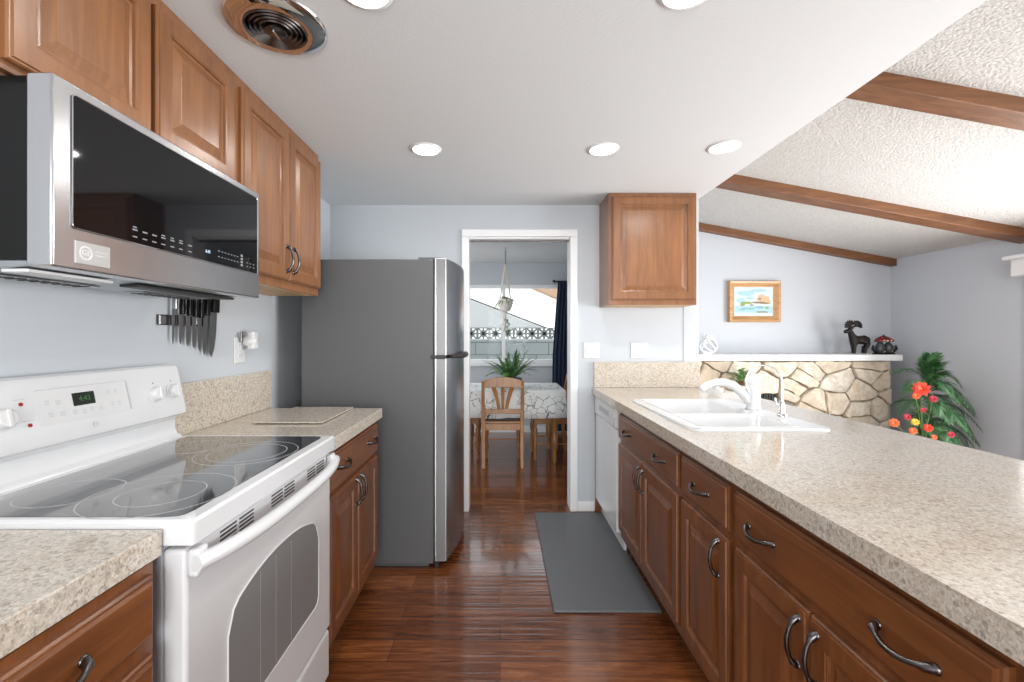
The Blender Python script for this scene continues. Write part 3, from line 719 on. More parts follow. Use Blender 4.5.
# ================================================================== SINK
sk = thing('sink', 'white double bowl drop-in sink set in the granite peninsula', 'sink', (1.05, 2.2, CT))
def rr(x0, x1, y0, y1, r, z, n=6):
    L = []
    for cx, cy, a0 in ((x1-r, y0+r, -PI/2), (x1-r, y1-r, 0), (x0+r, y1-r, PI/2), (x0+r, y0+r, PI)):
        for k in range(n+1):
            a = a0+k*PI/2/n; L.append(V3(cx+r*math.cos(a), cy+r*math.sin(a), z))
    return L
zr = CT+.012
bowls = ((SX0+.055, SX1-.130, 2.125, SY1-.05), (SX0+.055, SX1-.130, SY0+.05, 2.075))
m = MB()
m.rings([rr(SX0, SX1, SY0, SY1, .05, CT+.0005), rr(SX0+.002, SX1-.002, SY0+.002, SY1-.002, .05, zr-.004), rr(SX0+.012, SX1-.012, SY0+.012, SY1-.012, .045, zr)], False, False)
bm = m.bm
# rim plate with the two openings, as a grid of strips
X = [SX0+.012, bowls[0][0], bowls[0][1], SX1-.012]; Y = [SY0+.012, bowls[1][2], bowls[1][3], bowls[0][2], bowls[0][3], SY1-.012]
for i in range(3):
    for j in range(5):
        if i == 1 and j in (1, 3): continue
        m.quad((X[i], Y[j], zr-.0002), (X[i+1], Y[j], zr-.0002), (X[i+1], Y[j+1], zr-.0002), (X[i], Y[j+1], zr-.0002))
m.build('rim', M['sink'], sk, smooth=40)
for (x0, x1, y0, y1), dp in zip(bowls, (.19, .16)):
    m = MB()
    m.rings([rr(x0-.012, x1+.012, y0-.012, y1+.012, .012, zr-.0005), rr(x0-.012, x1+.012, y0-.012, y1+.012, .012, zr+.001), rr(x0, x1, y0, y1, .04, zr), rr(x0+.006, x1-.006, y0+.006, y1-.006, .045, zr-.010),
             rr(x0+.02, x1-.02, y0+.02, y1-.02, .06, zr-dp+.03), rr(x0+.045, x1-.045, y0+.045, y1-.045, .06, zr-dp)], False, True)
    b = m.build('bowl', M['sink'], sk, smooth=60)
    MB().lathe([(.045, 0), (.045, .002), (.035, .003), (.03, -.0), (.01, .001)], ((x0+x1)/2, (y0+y1)/2, zr-dp+.0005), 'z', 20).build('drain', M['chrome'], b)
# white kitchen faucet
fc = thing('faucet', 'white single lever kitchen faucet with thick arched spout on the sink deck', 'faucet', (1.272, 2.235, zr))
fx0, fy0 = 1.272, 2.235
MB().lathe([(.037, 0), (.038, .006), (.034, .012), (.0325, .02), (.0325, .085), (.034, .10), (.034, .118), (.031, .124)], (fx0, fy0, zr), 'z', 28).build('body', M['white'], fc, smooth=40)
MB().lathe([(.030, .124), (.031, .130), (.030, .150), (.024, .168), (.012, .180), (.003, .183)], (fx0, fy0, zr), 'z', 28).build('lever_dome', M['white'], fc, smooth=50)
pts = [(fx0-.015, fy0, zr+.035), (fx0-.055, fy0, zr+.082), (fx0-.10, fy0, zr+.120), (fx0-.145, fy0-.0, zr+.136), (fx0-.19, fy0, zr+.136), (fx0-.232, fy0, zr+.122), (fx0-.262, fy0, zr+.100)]
sp = MB().tube(pts, [.021, .0225, .0215, .020, .019, .018, .016], 14).build('spout', M['white'], fc, smooth=50)
MB().lathe([(.013, -.012), (.014, 0)], (fx0-.185, fy0, zr+.115), 'z', 14).build('spray_button', M['white_plastic'], sp)
# filter faucet
ff = thing('filter_faucet', 'slim chrome gooseneck water filter faucet beside the white faucet', 'faucet', (1.295, 2.045, zr))
hx, hy = 1.295, 2.045
MB().lathe([(.022, 0), (.021, .006), (.013, .014), (.012, .05), (.009, .06), (.0065, .075)], (hx, hy, zr), 'z', 20).build('base', M['chrome'], ff, smooth=40)
pts = [(hx, hy, zr+.07), (hx, hy, zr+.15)]
for k in range(13):
    a = k*PI/12*1.08; pts.append((hx-.075+.075*math.cos(a), hy+.03*(1-math.cos(a))*.5, zr+.155+.078*math.sin(a)))
pts.append((pts[-1][0]+.012, pts[-1][1], pts[-1][2]-.03))
MB().tube(pts, .0042, 10).build('gooseneck', M['chrome'], ff, smooth=50)
MB().tube([(hx-.008, hy, zr+.05), (hx-.03, hy-.004, zr+.055), (hx-.034, hy-.004, zr+.085)], [.005, .006, .004], 8).build('lever', M['chrome'], ff, smooth=50)
# clear glass dish behind the sink
tag(MB().lathe([(.028, 0), (.034, .002), (.055, .03), (.060, .055), (.057, .055), (.050, .03), (.028, .006), (.004, .005)], (1.36, 2.83, CT+.0003), 'z', 24).build('glass_bowl', M['clear'], None, smooth=50), 'clear glass bowl on the granite behind the white sink', 'bowl')

# ================================================================== CEILING LIGHTS AND VENT
def downlight(x, y, label):
    t = thing('recessed_ceiling_light', label, 'ceiling light', (x, y, CEIL), 'recessed ceiling lights')
    MB().lathe([(.066, -.001), (.082, -.001), (.080, -.005), (.068, -.008), (.066, -.006)], (x, y, CEIL), 'z', 40, False).build('trim_ring', M['trim'], t, smooth=50)
    MB().lathe([(.067, -.0045), (.001, -.0045)], (x, y, CEIL), 'z', 40, False).build('lens', M['lens'], t)
    a = area('light_source', (0, 0, -.012), (0, 0, 0), .14, .14, LAMP_W, (1, .975, .94), shape='DISK', spread=170); a.parent = t
    return t
LAMP_W = 3.3
downlight(-.385, 2.315, 'round recessed ceiling light at left of the far row, above the refrigerator side')
downlight(.536, 2.315, 'round recessed ceiling light in the middle of the far row')
downlight(1.150, 2.290, 'round recessed ceiling light at right of the far row, beside the sloped ceiling edge')
downlight(-.378, 1.245, 'round recessed ceiling light cut by the top edge, beside the round vent')
downlight(.526, 1.245, 'round recessed ceiling light cut by the top edge, right of centre')
vt = thing('ceiling_vent', 'round chrome ceiling vent with black concentric louvres above the microwave', 'vent', (-.700, 1.392, CEIL))
vx, vy = -.700, 1.392
MB().lathe([(.150, -.001), (.150, -.004), (.140, -.010), (.098, -.020), (.092, -.018)], (vx, vy, CEIL), 'z', 56, False).build('flange', M['chrome'], vt, smooth=60)
lv = MB().lathe([(.092, -.008), (.030, -.008), (.001, -.008)], (vx, vy, CEIL), 'z', 40, False).build('recess', M['black_matte'], vt)
for r in (.084, .070, .056, .042):
    MB().lathe([(r, -.009), (r+.007, -.018), (r+.004, -.022), (r-.004, -.012)], (vx, vy, CEIL), 'z', 44, False).build('louvre', M['pewter'], lv, smooth=50)
cap = MB().lathe([(.032, -.010), (.032, -.024), (.027, -.028), (.001, -.028)], (vx, vy, CEIL), 'z', 32, False).build('centre_cap', M['pewter'], vt, smooth=40)
MB().box((vx-.003, vy-.02, CEIL-.033), (vx+.003, vy+.02, CEIL-.027)).build('grip_bar', M['chrome'], cap, .001)

# ================================================================== KNIVES AND WALL PLATES
ks = thing('knife_rack', 'magnetic steel knife strip on the wall under the microwave corner', 'knife rack', (XL, 1.72, 1.36))
MB().box((XL+.0003, 1.598, 1.340), (XL+.012, 1.835, 1.378)).build('bar', M['pewter'], ks, .0015)
for yy in (1.60, 1.79): MB().box((XL+.012, yy, 1.344), (XL+.0135, yy+.028, 1.374)).build('end_cap', M['blade'], ks, .0006)
def knife(y, bl, bw, hl, zt, lab, tilt=0, steel_h=False):
    t = thing('kitchen_knife', lab, 'knife', (XL+.016, y, zt), 'knives on the magnetic strip')
    xf = Matrix.Translation((XL+.0155, y, zt)) @ Matrix.Rotation(tilt, 4, 'X')
    p = [(-bw/2, 0), (bw/2, 0), (bw/2, -bl*.45), (bw*.30, -bl*.8), (-bw*.05, -bl), (-bw*.40, -bl*.9), (-bw/2, -bl*.7)]
    MB().prism(p, (-.001, 0, 0), (0, 1, 0), (0, 0, 1), (1, 0, 0), .0022).build('blade', M['blade'], t, xf=xf)
    h = [(-bw*.42, 0), (bw*.42, 0), (bw*.46, hl*.3), (bw*.40, hl*.7), (bw*.52, hl), (-bw*.46, hl), (-bw*.36, hl*.6), (-bw*.44, hl*.3)]
    hh = MB().prism(h, (-.001, 0, 0), (0, 1, 0), (0, 0, 1), (1, 0, 0), .016).build('handle', M['blade'] if steel_h else M['black'], t, .002, xf=xf)
    for q in (.3, .7): MB().lathe([(.0022, 0), (.0022, .0006)], (.015, 0, hl*q), 'x', 8).build('rivet', M['pewter'], hh, xf=xf)
knife(1.660, .13, .012, .09, 1.400, 'thin all-steel knife at the left end of the magnetic strip', 0, True)
knife(1.700, .115, .020, .10, 1.383, 'small paring knife with black handle, second from left on the strip')
knife(1.738, .120, .020, .10, 1.379, 'small knife with black handle, third from left on the strip')
knife(1.773, .125, .021, .10, 1.376, 'slim utility knife with black handle, fourth on the strip')
knife(1.806, .135, .022, .10, 1.374, 'utility knife with black handle, fifth on the strip')
knife(1.842, .165, .026, .11, 1.385, 'long carving knife with black handle, beside the chef knife', -.03)
knife(1.893, .190, .046, .11, 1.400, 'largest wide chef knife with black handle, right end of the strip', -.06)
# outlet on the left wall with a plugged-in device
ot = thing('outlet_plate', 'white wall outlet plate above the backsplash, right of the knives', 'outlet', (XL, 2.10, 1.235))
MB().box((XL+.0003, 2.062, 1.172), (XL+.006, 2.148, 1.292)).build('plate', M['white_plastic'], ot, .002)
for z in (1.208, 1.256):
    f = MB().box((XL+.006, 2.088, z-.017), (XL+.0085, 2.122, z+.017)).build('socket', M['white_plastic'], ot, .002)
    for yy in (2.097, 2.111): MB().box((XL+.0085, yy, z-.005), (XL+.0088, yy+.002, z+.006)).build('slot', M['black_matte'], f)
nl = thing('plug_in_air_freshener', 'white plug-in device with dark oval eye sticking out of the left wall outlet', 'air freshener', (XL, 2.13, 1.27))
MB().lathe([(.012, .009), (.022, .014), (.026, .035), (.022, .058), (.010, .066)], (XL, 2.135, 1.275), 'x', 20).build('body', M['white_plastic'], nl, smooth=50)
MB().box((XL+.030, 2.118, 1.236), (XL+.062, 2.166, 1.324)).build('cover', M['white_plastic'], nl, .010, smooth=40, seg=3)
MB().lathe([(.0095, 0), (.0085, .002)], (XL+.0625, 2.141, 1.276), 'x', 16).build('eye', M['black_matte'], nl)
MB().box((XL+.012, 2.088, 1.270), (XL+.022, 2.102, 1.318)).build('vial', M['pewter'], nl, .003)
def plate(x0, x1, z0, z1, label, kind):
    t = thing('switch_plate', label, 'switch', ((x0+x1)/2, YB, (z0+z1)/2))
    MB().box((x0, YB-.0065, z0), (x1, YB-.0003, z1)).build('plate', M['white_plastic'], t, .002)
    for i, k in enumerate(kind):
        cx = x0+(x1-x0)*(.27+.46*i)
        r = MB().box((cx-.0165, YB-.0095, z0+.027), (cx+.0165, YB-.0065, z1-.027)).build('rocker' if k == 'r' else 'socket', M['white_plastic'], t, .0015)
        if k == 'r': MB().box((cx-.013, YB-.0100, z0+.031), (cx+.013, YB-.0093, z0+.033)).build('rocker_edge', M['grey_enamel'], r)
        else:
            for zz in (z0+.042, z1-.046):
                for dx in (-.006, .004): MB().box((cx+dx, YB-.0100, zz), (cx+dx+.002, YB-.0093, zz+.008)).build('slot', M['black_matte'], r)
plate(.620, .738, 1.137, 1.252, 'white double rocker switch plate between the doorway and the granite backsplash', 'rr')
plate(.972, 1.096, 1.137, 1.252, 'white switch and outlet plate on the wall under the single wall cabinet', 'rs')
# floor mat
tag(MB().prism([(.252, 2.085), (.755, 2.085), (.760, 2.09), (.760, 3.245), (.755, 3.25), (.257, 3.25), (.252, 3.245)], (0, 0, .0005), (1, 0, 0), (0, 1, 0), (0, 0, 1), .012).build('floor_mat', M['mat'], None, .004), 'long grey anti-fatigue mat on the floor along the sink cabinets', 'mat')

# ================================================================== DINING ROOM
def chair_proto(label):
    t = thing('dining_chair', label, 'chair', (0, 0, 0), 'oak chairs round the dining table')
    W, Dp, SH = .41, .40, .455
    m = MB(); m.prism([(-W/2, -Dp/2+.02), (W/2, -Dp/2+.02), (W/2+.01, Dp/2-.02), (W/2-.02, Dp/2), (-W/2+.02, Dp/2), (-W/2-.01, Dp/2-.02)], (0, 0, SH-.022), (1, 0, 0), (0, 1, 0), (0, 0, 1), .022); m.build('seat', M['oak'], t, .006)
    MB().prism([(-W/2+.02, -Dp/2+.05), (W/2-.02, -Dp/2+.05), (W/2-.02, Dp/2-.02), (-W/2+.02, Dp/2-.02)], (0, 0, SH), (1, 0, 0), (0, 1, 0), (0, 0, 1), .022).build('seat_cushion', mat('dark_cushion', (.06, .05, .05), .8), t, .010)
    MB().box((-W/2+.02, -Dp/2+.0, SH-.085), (W/2-.02, -Dp/2+.022, SH-.022)).box((-W/2+.03, Dp/2-.045, SH-.075), (W/2-.03, Dp/2-.025, SH-.022)).box((-W/2+.012, -Dp/2+.03, SH-.075), (-W/2+.03, Dp/2-.03, SH-.022)).box((W/2-.03, -Dp/2+.03, SH-.075), (W/2-.012, Dp/2-.03, SH-.022)).build('apron', M['oak'], t, .003)
    for sx in (-1, 1):
        # rear leg continues into the back post
        L = []
        for z, y, hw in ((0, -Dp/2-.02, .015), (.25, -Dp/2+.005, .017), (SH, -Dp/2+.008, .018), (.62, -Dp/2-.004, .017), (.865, -Dp/2-.045, .014)):
            cx = sx*(W/2-.016+ (.004 if z > .5 else 0))
            L.append([V3(cx+a*hw, y+b*hw, z) for a, b in ((-1, -1), (1, -1), (1, 1), (-1, 1))])
        MB().rings(L).build('rear_leg', M['oak'], t, .004)
        pf = [(.012, 0), (.017, .03), (.014, .06), (.022, .11), (.024, .15), (.014, .175), (.020, .19), (.015, .21), (.024, .27), (.026, .32), (.016, .345), (.022, .36), (.022, SH-.022)]
        MB().lathe(pf, (sx*(W/2-.035), Dp/2-.04, 0), 'z', 12).build('front_leg', M['oak'], t, smooth=50)
    # crest rail with a shallow arch
    top = [(-W/2-.004+ (W+.008)*k/12, .855+.045*math.sin(PI*k/12)**.8 - (.0 if 0 < k < 12 else .0)) for k in range(13)]
    pts = [(-W/2, .795), ]+[(-W/2+W*k/12, .790+.010*math.sin(PI*k/12)) for k in range(1, 12)]+[(W/2, .795)]+list(reversed(top))
    MB().prism(pts, (0, -Dp/2-.050, 0), (1, 0, 0), (0, 0, 1), (0, 1, 0), .022).build('crest_rail', M['oak'], t, .004)
    MB().box((-W/2+.02, -Dp/2-.008, .535), (W/2-.02, -Dp/2+.012, .580)).build('lower_rail', M['oak'], t, .003)
    for q in (-1, 0, 1):
        L = []
        for z, xx, hw, y in ((.57, q*.035, .013, -Dp/2+.002), (.66, q*.050, .017, -Dp/2-.012), (.75, q*.075, .021, -Dp/2-.025), (.80, q*.092, .022, -Dp/2-.036)):
            L.append([V3(xx+a*hw*(1 if q else .85), y+b*.006, z) for a, b in ((-1, -1), (1, -1), (1, 1), (-1, 1))])
        MB().rings(L).build('splat', M['oak'], t, .002)
    for z, yy in ((.20, Dp/2-.05),): MB().tube([(-W/2+.03, yy-.0, z), (W/2-.03, yy, z)], .009, 8).build('stretcher', M['oak'], t, smooth=60)
    for sx in (-1, 1): MB().tube([(sx*(W/2-.02), -Dp/2, .17), (sx*(W/2-.033), Dp/2-.04, .17)], .008, 8).build('stretcher', M['oak'], t, smooth=60)
    return t
ch = chair_proto('oak slat-back dining chair seen from behind in the middle of the doorway')
dup(ch, (.525, 4.84, 0), PI/2+.02, 'oak dining chair tucked under the right end of the clothed table')
dup(ch, (-.395, 4.86, 0), -PI/2, 'oak dining chair tucked under the left end of the clothed table, half behind the refrigerator')
ch.location = (.027, 4.585, 0)
tb = thing('dining_table', 'oak dining table hidden under the printed cloth, its turned legs showing', 'table', (.04, 4.85, 0))
TX0, TX1, TY0, TY1, TZ = -.42, .650, 4.470, 5.18, .748
MB().box((TX0, TY0, TZ-.03), (TX1, TY1, TZ)).build('tabletop', M['oak'], tb, .004)
MB().box((TX0+.06, TY0+.06, TZ-.11), (TX1-.06, TY1-.06, TZ-.031)).build('apron', M['oak'], tb, .003)
for lx in (TX0+.09, TX1-.09):
    for ly in (TY0+.10, TY1-.06):
        MB().lathe([(.018, 0), (.024, .05), (.02, .10), (.034, .18), (.036, .26), (.02, .30), (.032, .34), (.03, TZ-.112)], (lx, ly, 0), 'z', 14).build('leg', M['oak'], tb, smooth=50)
def tcloth():
    n = 0; per = []
    x0, x1, y0, y1 = TX0-.006, TX1+.006, TY0-.006, TY1+.006
    N = 40
    for k in range(N): per.append((x0+(x1-x0)*k/N, y0, 0, -1))
    for k in range(22): per.append((x1, y0+(y1-y0)*k/22, 1, 0))
    for k in range(N): per.append((x1-(x1-x0)*k/N, y1, 0, 1))
    for k in range(22): per.append((x0, y1-(y1-y0)*k/22, -1, 0))
    L = []
    zt = TZ+.004
    def ring_at(f, z):
        out = []
        for i, (x, y, nx, ny) in enumerate(per):
            wv = (math.sin(i*.55)*.5+math.sin(i*1.23+1)*.5)*.020*f
            o = f*.020+wv*.6
            out.append(V3(x+nx*o, y+ny*o, z + math.sin(i*.37)*.004*f))
        return out
    L.append(ring_at(0, zt)); L.append(ring_at(.15, zt-.012)); L.append(ring_at(.4, zt-.09)); L.append(ring_at(.7, zt-.18)); L.append(ring_at(1, zt-.275))
    m = MB(); m.rings(L, True, False); return m
o = tcloth().build('tablecloth', M['cloth'], None, smooth=50)
sl = o.modifiers.new('thickness', 'SOLIDIFY'); sl.thickness = .002; sl.offset = 1
tag(o, 'white tablecloth printed with dark branches draped over the dining table', 'tablecloth')

def leaf(m, p, d, n, L, W, droop=0):
    d = d.normalized(); s_ = d.cross(n)
    if s_.length < 1e-4: s_ = V3(1, 0, 0)
    s_.normalize()
    n = s_.cross(d)
    c0 = p; c1 = p+d*L*.45+n*L*.05; c2 = p+d*L*.8-n*L*droop*.4; c3 = p+d*L-n*L*droop
    v = [m.bm.verts.new(q) for q in (c0, c1-s_*W/2, c2-s_*W*.3, c3, c2+s_*W*.3, c1+s_*W/2, c1, c2)]
    for f in ((0, 6, 1), (0, 5, 6), (1, 6, 7, 2), (6, 5, 4, 7), (2, 7, 3), (7, 4, 3)): m.bm.faces.new([v[i] for i in f])
def frond(m, p, az, L, rise, droop, nl, ll, lw, fold=.5, taper=True):
    pts = []
    N = 14
    d0 = V3(math.cos(az), math.sin(az), 0)
    for k in range(N+1):
        t = k/N; pts.append(p+d0*(L*t*math.cos(rise)*(1-.12*t))+V3(0, 0, 1)*(L*(math.sin(rise)*t-droop*t*t)))
    m.tube(pts, [.0032*(1-.7*k/N)+.0006 for k in range(N+1)], 5)
    for k in range(nl):
        t = .12+.88*k/(nl-1); f = t*N; i = min(int(f), N-1); q = pts[i].lerp(pts[i+1], f-i); tg = (pts[i+1]-pts[i]).normalized()
        side = tg.cross(V3(0, 0, 1)); side = side.normalized() if side.length > .05 else V3(-math.sin(az), math.cos(az), 0)
        up = side.cross(tg)
        sz = math.sin(PI*min(1, .18+.80*t))**.7 if taper else 1
        for sg in (-1, 1):
            d = tg*(.55+.5*t)+side*sg*(1-.35*t)+up*(fold*.25-.25*random.random())
            leaf(m, q, d, up, ll*max(.3, sz)*random.uniform(.85, 1.1), lw, .15)
# potted fern on the table
fn = thing('potted_fern', 'bushy green fern in a blue-grey pot standing on the tablecloth', 'potted plant', (.11, 4.82, TZ+.005))
fxp, fyp = .115, 4.80
MB().lathe([(.085, 0), (.10, .01), (.125, .085), (.130, .10), (.120, .10), (.112, .085)], (fxp, fyp, TZ+.0055), 'z', 28).build('pot', M['pot_grey'], fn, smooth=50)
MB().lathe([(.112, .088), (.001, .092)], (fxp, fyp, TZ+.0055), 'z', 20, False).build('soil', M['soil'], fn)
for mm, cnt, sc in (('leaf', 34, 1.0), ('leaf3', 16, .9)):
    for k in range(cnt):
        m = MB(); az = 2*PI*k/cnt+random.uniform(-.3, .3)
        frond(m, V3(fxp+.03*math.cos(az), fyp+.03*math.sin(az), TZ+.095), az, random.uniform(.36, .54)*sc, random.uniform(.55, 1.45), random.uniform(.22, .62), 24, .036, .009)
        m.build('frond', M[mm], fn)
# hanging planter
HX, HY = .060, 4.98
hg = thing('hanging_planter', 'white pot with spider plant in a macrame hanger before the dining window', 'hanging planter', (HX, HY, 1.5))
MB().tube([(HX, HY, 2.29), (HX, HY, 2.265), (HX+.012, HY, 2.25), (HX, HY, 2.238), (HX-.01, HY, 2.248)], .0035, 6).build('ceiling_hook', M['pewter'], hg)
m = MB(); m.tube([(HX, HY, 2.245), (HX, HY, 2.10)], .007, 8); m.build('cord_top', mat('grey_cord', (.25, .24, .22), .9), hg)
m = MB()
for k in range(4):
    a = k*PI/2+PI/4
    for off in (-.35, 0, .35):
        pts = [(HX, HY, 2.11), (HX+.030*math.cos(a+off), HY+.030*math.sin(a+off), 1.98), (HX+.055*math.cos(a+off*.3), HY+.055*math.sin(a+off*.3), 1.86), (HX+.080*math.cos(a), HY+.080*math.sin(a), 1.72), (HX+.078*math.cos(a+off), HY+.078*math.sin(a+off), 1.66), (HX+.05*math.cos(a), HY+.05*math.sin(a), 1.585), (HX, HY, 1.565)]
        m.tube(pts, .0052, 5)
m.tube([(HX, HY, 1.57), (HX, HY, 1.44)], .012, 8)
for k in range(8): m.tube([(HX+.006*math.cos(k), HY+.006*math.sin(k), 1.45), (HX+.018*math.cos(k*.8), HY+.018*math.sin(k*.8), 1.36)], .003, 4)
m.build('macrame_hanger', M['rope'], hg)
MB().lathe([(.035, 0), (.055, .01), (.076, .06), (.082, .11), (.086, .135), (.078, .135), (.072, .11)], (HX, HY, 1.575), 'z', 24).build('pot', M['pot_white'], hg, smooth=50)
for k in range(34):
    m = MB(); az = 2*PI*k/34+random.uniform(-.2, .2); L = random.uniform(.12, .22); ri = random.uniform(.3, 1.2)
    d0 = V3(math.cos(az), math.sin(az), 0); pts = [V3(HX, HY, 1.70)+d0*L*t*math.cos(ri)+V3(0, 0, 1)*(L*(math.sin(ri)*t-1.0*t*t)) for t in [i/6 for i in range(7)]]
    m.tube(pts, [.005, .008, .0085, .008, .006, .004, .001], 4, flat=.3); m.build('leaf', M['leaf_pale'], hg)
m = MB()
for k in range(26):
    p = V3(HX+random.uniform(-.01, .05), HY+random.uniform(-.03, .03), random.uniform(1.36, 1.50))
    leaf(m, p, V3(random.uniform(-1, 1), random.uniform(-1, 1), random.uniform(-.6, .5)), V3(0, 0, 1), random.uniform(.03, .05), .024, .2)
m.build('trailing_vine', M['leaf'], hg)
# curtain and rod
ct = thing('curtain', 'long navy blue curtain hanging at the right of the dining window', 'curtain', (.92, 5.93, 0))
def wavy(x0, x1, y, z0, z1, waves, amp):
    m = MB(); N = waves*8; L = []
    for z, sq in ((z1, .80), (z1-.05, .78), (z1-.35, .85), ((z0+z1)/2, .97), (z0, 1.0)):
        fr_ = []
        cx = x1
        for i in range(N+1):
            t = i/N; xx = cx-(x1-x0)*(1-t)*sq
            fr_.append(V3(xx, y+amp*math.sin(t*waves*2*PI), z))
        bk = [V3(p.x, p.y+.006, p.z) for p in reversed(fr_)]
        L.append(fr_+bk)
    return m.rings(L)
wavy(.690, 1.06, 5.93, .03, 2.035, 7, .022).build('fabric', M['curtain'], ct, smooth=60)
rd = thing('curtain_rod', 'thin dark curtain rod above the dining window', 'curtain rod', (0, 5.93, 2.03))
MB().tube([(.72, 5.93, 2.03), (1.12, 5.93, 2.03)], .008, 10).build('rod', M['black_matte'], rd, smooth=60)
for xx in (.74, 1.11): MB().box((xx-.008, 5.93, 2.018), (xx+.008, 6.029, 2.030)).build('bracket', M['black_matte'], rd)
for xx in (.72, 1.12): MB().lathe([(.008, -.02), (.018, -.01), (.020, 0), (.018, .01), (.004, .02)], (xx, 5.93, 2.03), 'x', 12).build('finial', M['black_matte'], rd, smooth=60)

# ================================================================== LIVING ROOM: FIREPLACE WALL
fp_t = thing('stone_fireplace', 'cream flagstone fireplace with a long white mantel on the living room wall', 'fireplace', (2.6, 4.4, 0))
SFY = 4.235; SFX0, SFX1 = 1.49, 3.72; SZ = 1.068
FBX0, FBX1, FBZ = 2.43, 2.66, .825
MB().box((SFX0, SFY+.03, 0), (FBX0, YLB-.001, SZ)).box((FBX1, SFY+.03, 0), (SFX1-.02, YLB-.001, SZ)).box((FBX0, SFY+.03, FBZ), (FBX1, YLB-.001, SZ)).box((FBX0, YLB-.03, 0), (FBX1, YLB-.001, FBZ)).build('mortar_core', M['mortar'], fp_t)
def clip(poly, a, b):
    # keep the half nearer to a than b
    mx = ((a[0]+b[0])/2, (a[1]+b[1])/2); n = (b[0]-a[0], (b[1]-a[1])*1.7); out = []
    f = lambda p: (p[0]-mx[0])*n[0]+(p[1]-mx[1])*n[1]
    for i in range(len(poly)):
        p, q = poly[i], poly[(i+1) % len(poly)]; fp_, fq = f(p), f(q)
        if fp_ <= 0: out.append(p)
        if fp_*fq < 0:
            t = fp_/(fp_-fq); out.append((p[0]+(q[0]-p[0])*t, p[1]+(q[1]-p[1])*t))
    return out
def stones(W, H, nx, nz, hole=None, seed=3):
    rnd = random.Random(seed); P = []
    for i in range(nx):
        for j in range(nz):
            P.append(((i+.5+rnd.uniform(-.55, .55)+(.5 if j % 2 else 0))*W/nx, (j+.5+rnd.uniform(-.5, .5))*H/nz))
    out = []
    for a in P:
        poly = [(0, 0), (W, 0), (W, H), (0, H)]
        for b in P:
            if b is a: continue
            poly = clip(poly, (a[0], a[1]), b)
            if len(poly) < 3: break
        if len(poly) < 3: continue
        if hole:
            cx = sum(p[0] for p in poly)/len(poly); cz = sum(p[1] for p in poly)/len(poly)
            if hole[0]-.08 < cx < hole[1]+.08 and cz < hole[2]:
                continue
            # pull corners out of the opening
            np_ = []
            for p in poly:
                x_, z_ = p
                if hole[0] < x_ < hole[1] and z_ < hole[2]:
                    dl, drr, du = x_-hole[0], hole[1]-x_, hole[2]-z_
                    mn = min(dl, drr, du)
                    if mn == du: z_ = hole[2]
                    elif mn == dl: x_ = hole[0]
                    else: x_ = hole[1]
                np_.append((x_, z_))
            poly = np_
        out.append(poly)
    return out, rnd
def refine(poly, rnd, ins):
    cx = sum(p[0] for p in poly)/len(poly); cz = sum(p[1] for p in poly)/len(poly)
    pts = []
    n = len(poly)
    for i in range(n):
        p, q = poly[i], poly[(i+1) % n]
        L = math.hypot(q[0]-p[0], q[1]-p[1])
        if L < .004: continue
        k = max(1, int(L/.045))
        for s_ in range(k):
            t = (s_+(.22 if s_ == 0 else 0))/k
            pts.append((p[0]+(q[0]-p[0])*t, p[1]+(q[1]-p[1])*t))
        pts.append((p[0]+(q[0]-p[0])*(1-.15/k), p[1]+(q[1]-p[1])*(1-.15/k)))
    out = []
    for x_, z_ in pts:
        d = math.hypot(x_-cx, z_-cz)+1e-6; f = max(.2, (d-ins*1.4)/d)
        out.append((cx+(x_-cx)*f+rnd.uniform(-.006, .006), cz+(z_-cz)*f+rnd.uniform(-.006, .006)))
    return out, cx, cz
m = MB()
polys, rnd = stones(SFX1-SFX0, SZ-.004, 8, 8, (FBX0-SFX0, FBX1-SFX0, FBZ))
for poly in polys:
    pts, cx, cz = refine(poly, rnd, .0045)
    if len(pts) < 5: continue
    d = rnd.uniform(.028, .055); tx, tz = rnd.uniform(-.05, .05), rnd.uniform(-.05, .05)
    L = []
    for f, dd in ((1.0, 0), (1.0, d*.62), (.975, d*.85), (.90, d), (.45, d*1.04)):
        L.append([V3(SFX0+cx+(a-cx)*f, SFY+.031-dd-(tx*(a-cx)+tz*(b-cz) if dd else 0), cz+(b-cz)*f) for a, b in pts])
    m.rings(L)
# the right return of the chimney breast
polys, rnd = stones(YLB-SFY-.01, SZ-.004, 1, 7, None, 9)
for poly in polys:
    pts, cx, cz = refine(poly, rnd, .0045)
    if len(pts) < 5: continue
    d = rnd.uniform(.02, .04); L = []
    for f, dd in ((1.0, 0), (1.0, d*.7), (.95, d), (.5, d*1.04)):
        L.append([V3(SFX1-.02+dd, SFY+.02+cx+(a-cx)*f, cz+(b-cz)*f) for a, b in pts])
    m.rings(L)
m.build('stone_facing', M['stone'], fp_t, smooth=35)
MB().box((1.478, 4.165, SZ), (3.772, YLB-.001, 1.125)).build('mantel_shelf', M['trim'], fp_t, .004)
MB().box((FBX0, SFY+.02, FBZ-.012), (FBX1, SFY+.05, FBZ+.010)).build('firebox_lintel', M['trim'], fp_t)
fb = MB().box((FBX0+.003, YLB-.06, 0), (FBX1-.003, YLB-.032, FBZ-.002)).build('firebox', M['firebox'], fp_t)
m = MB()
for k in range(9): m.box((FBX0+.012+k*.025, SFY+.045, .02), (FBX0+.018+k*.025, SFY+.051, FBZ-.014))
m.build('fire_screen', mat('dark_iron', (.05, .055, .055), .5), fb)
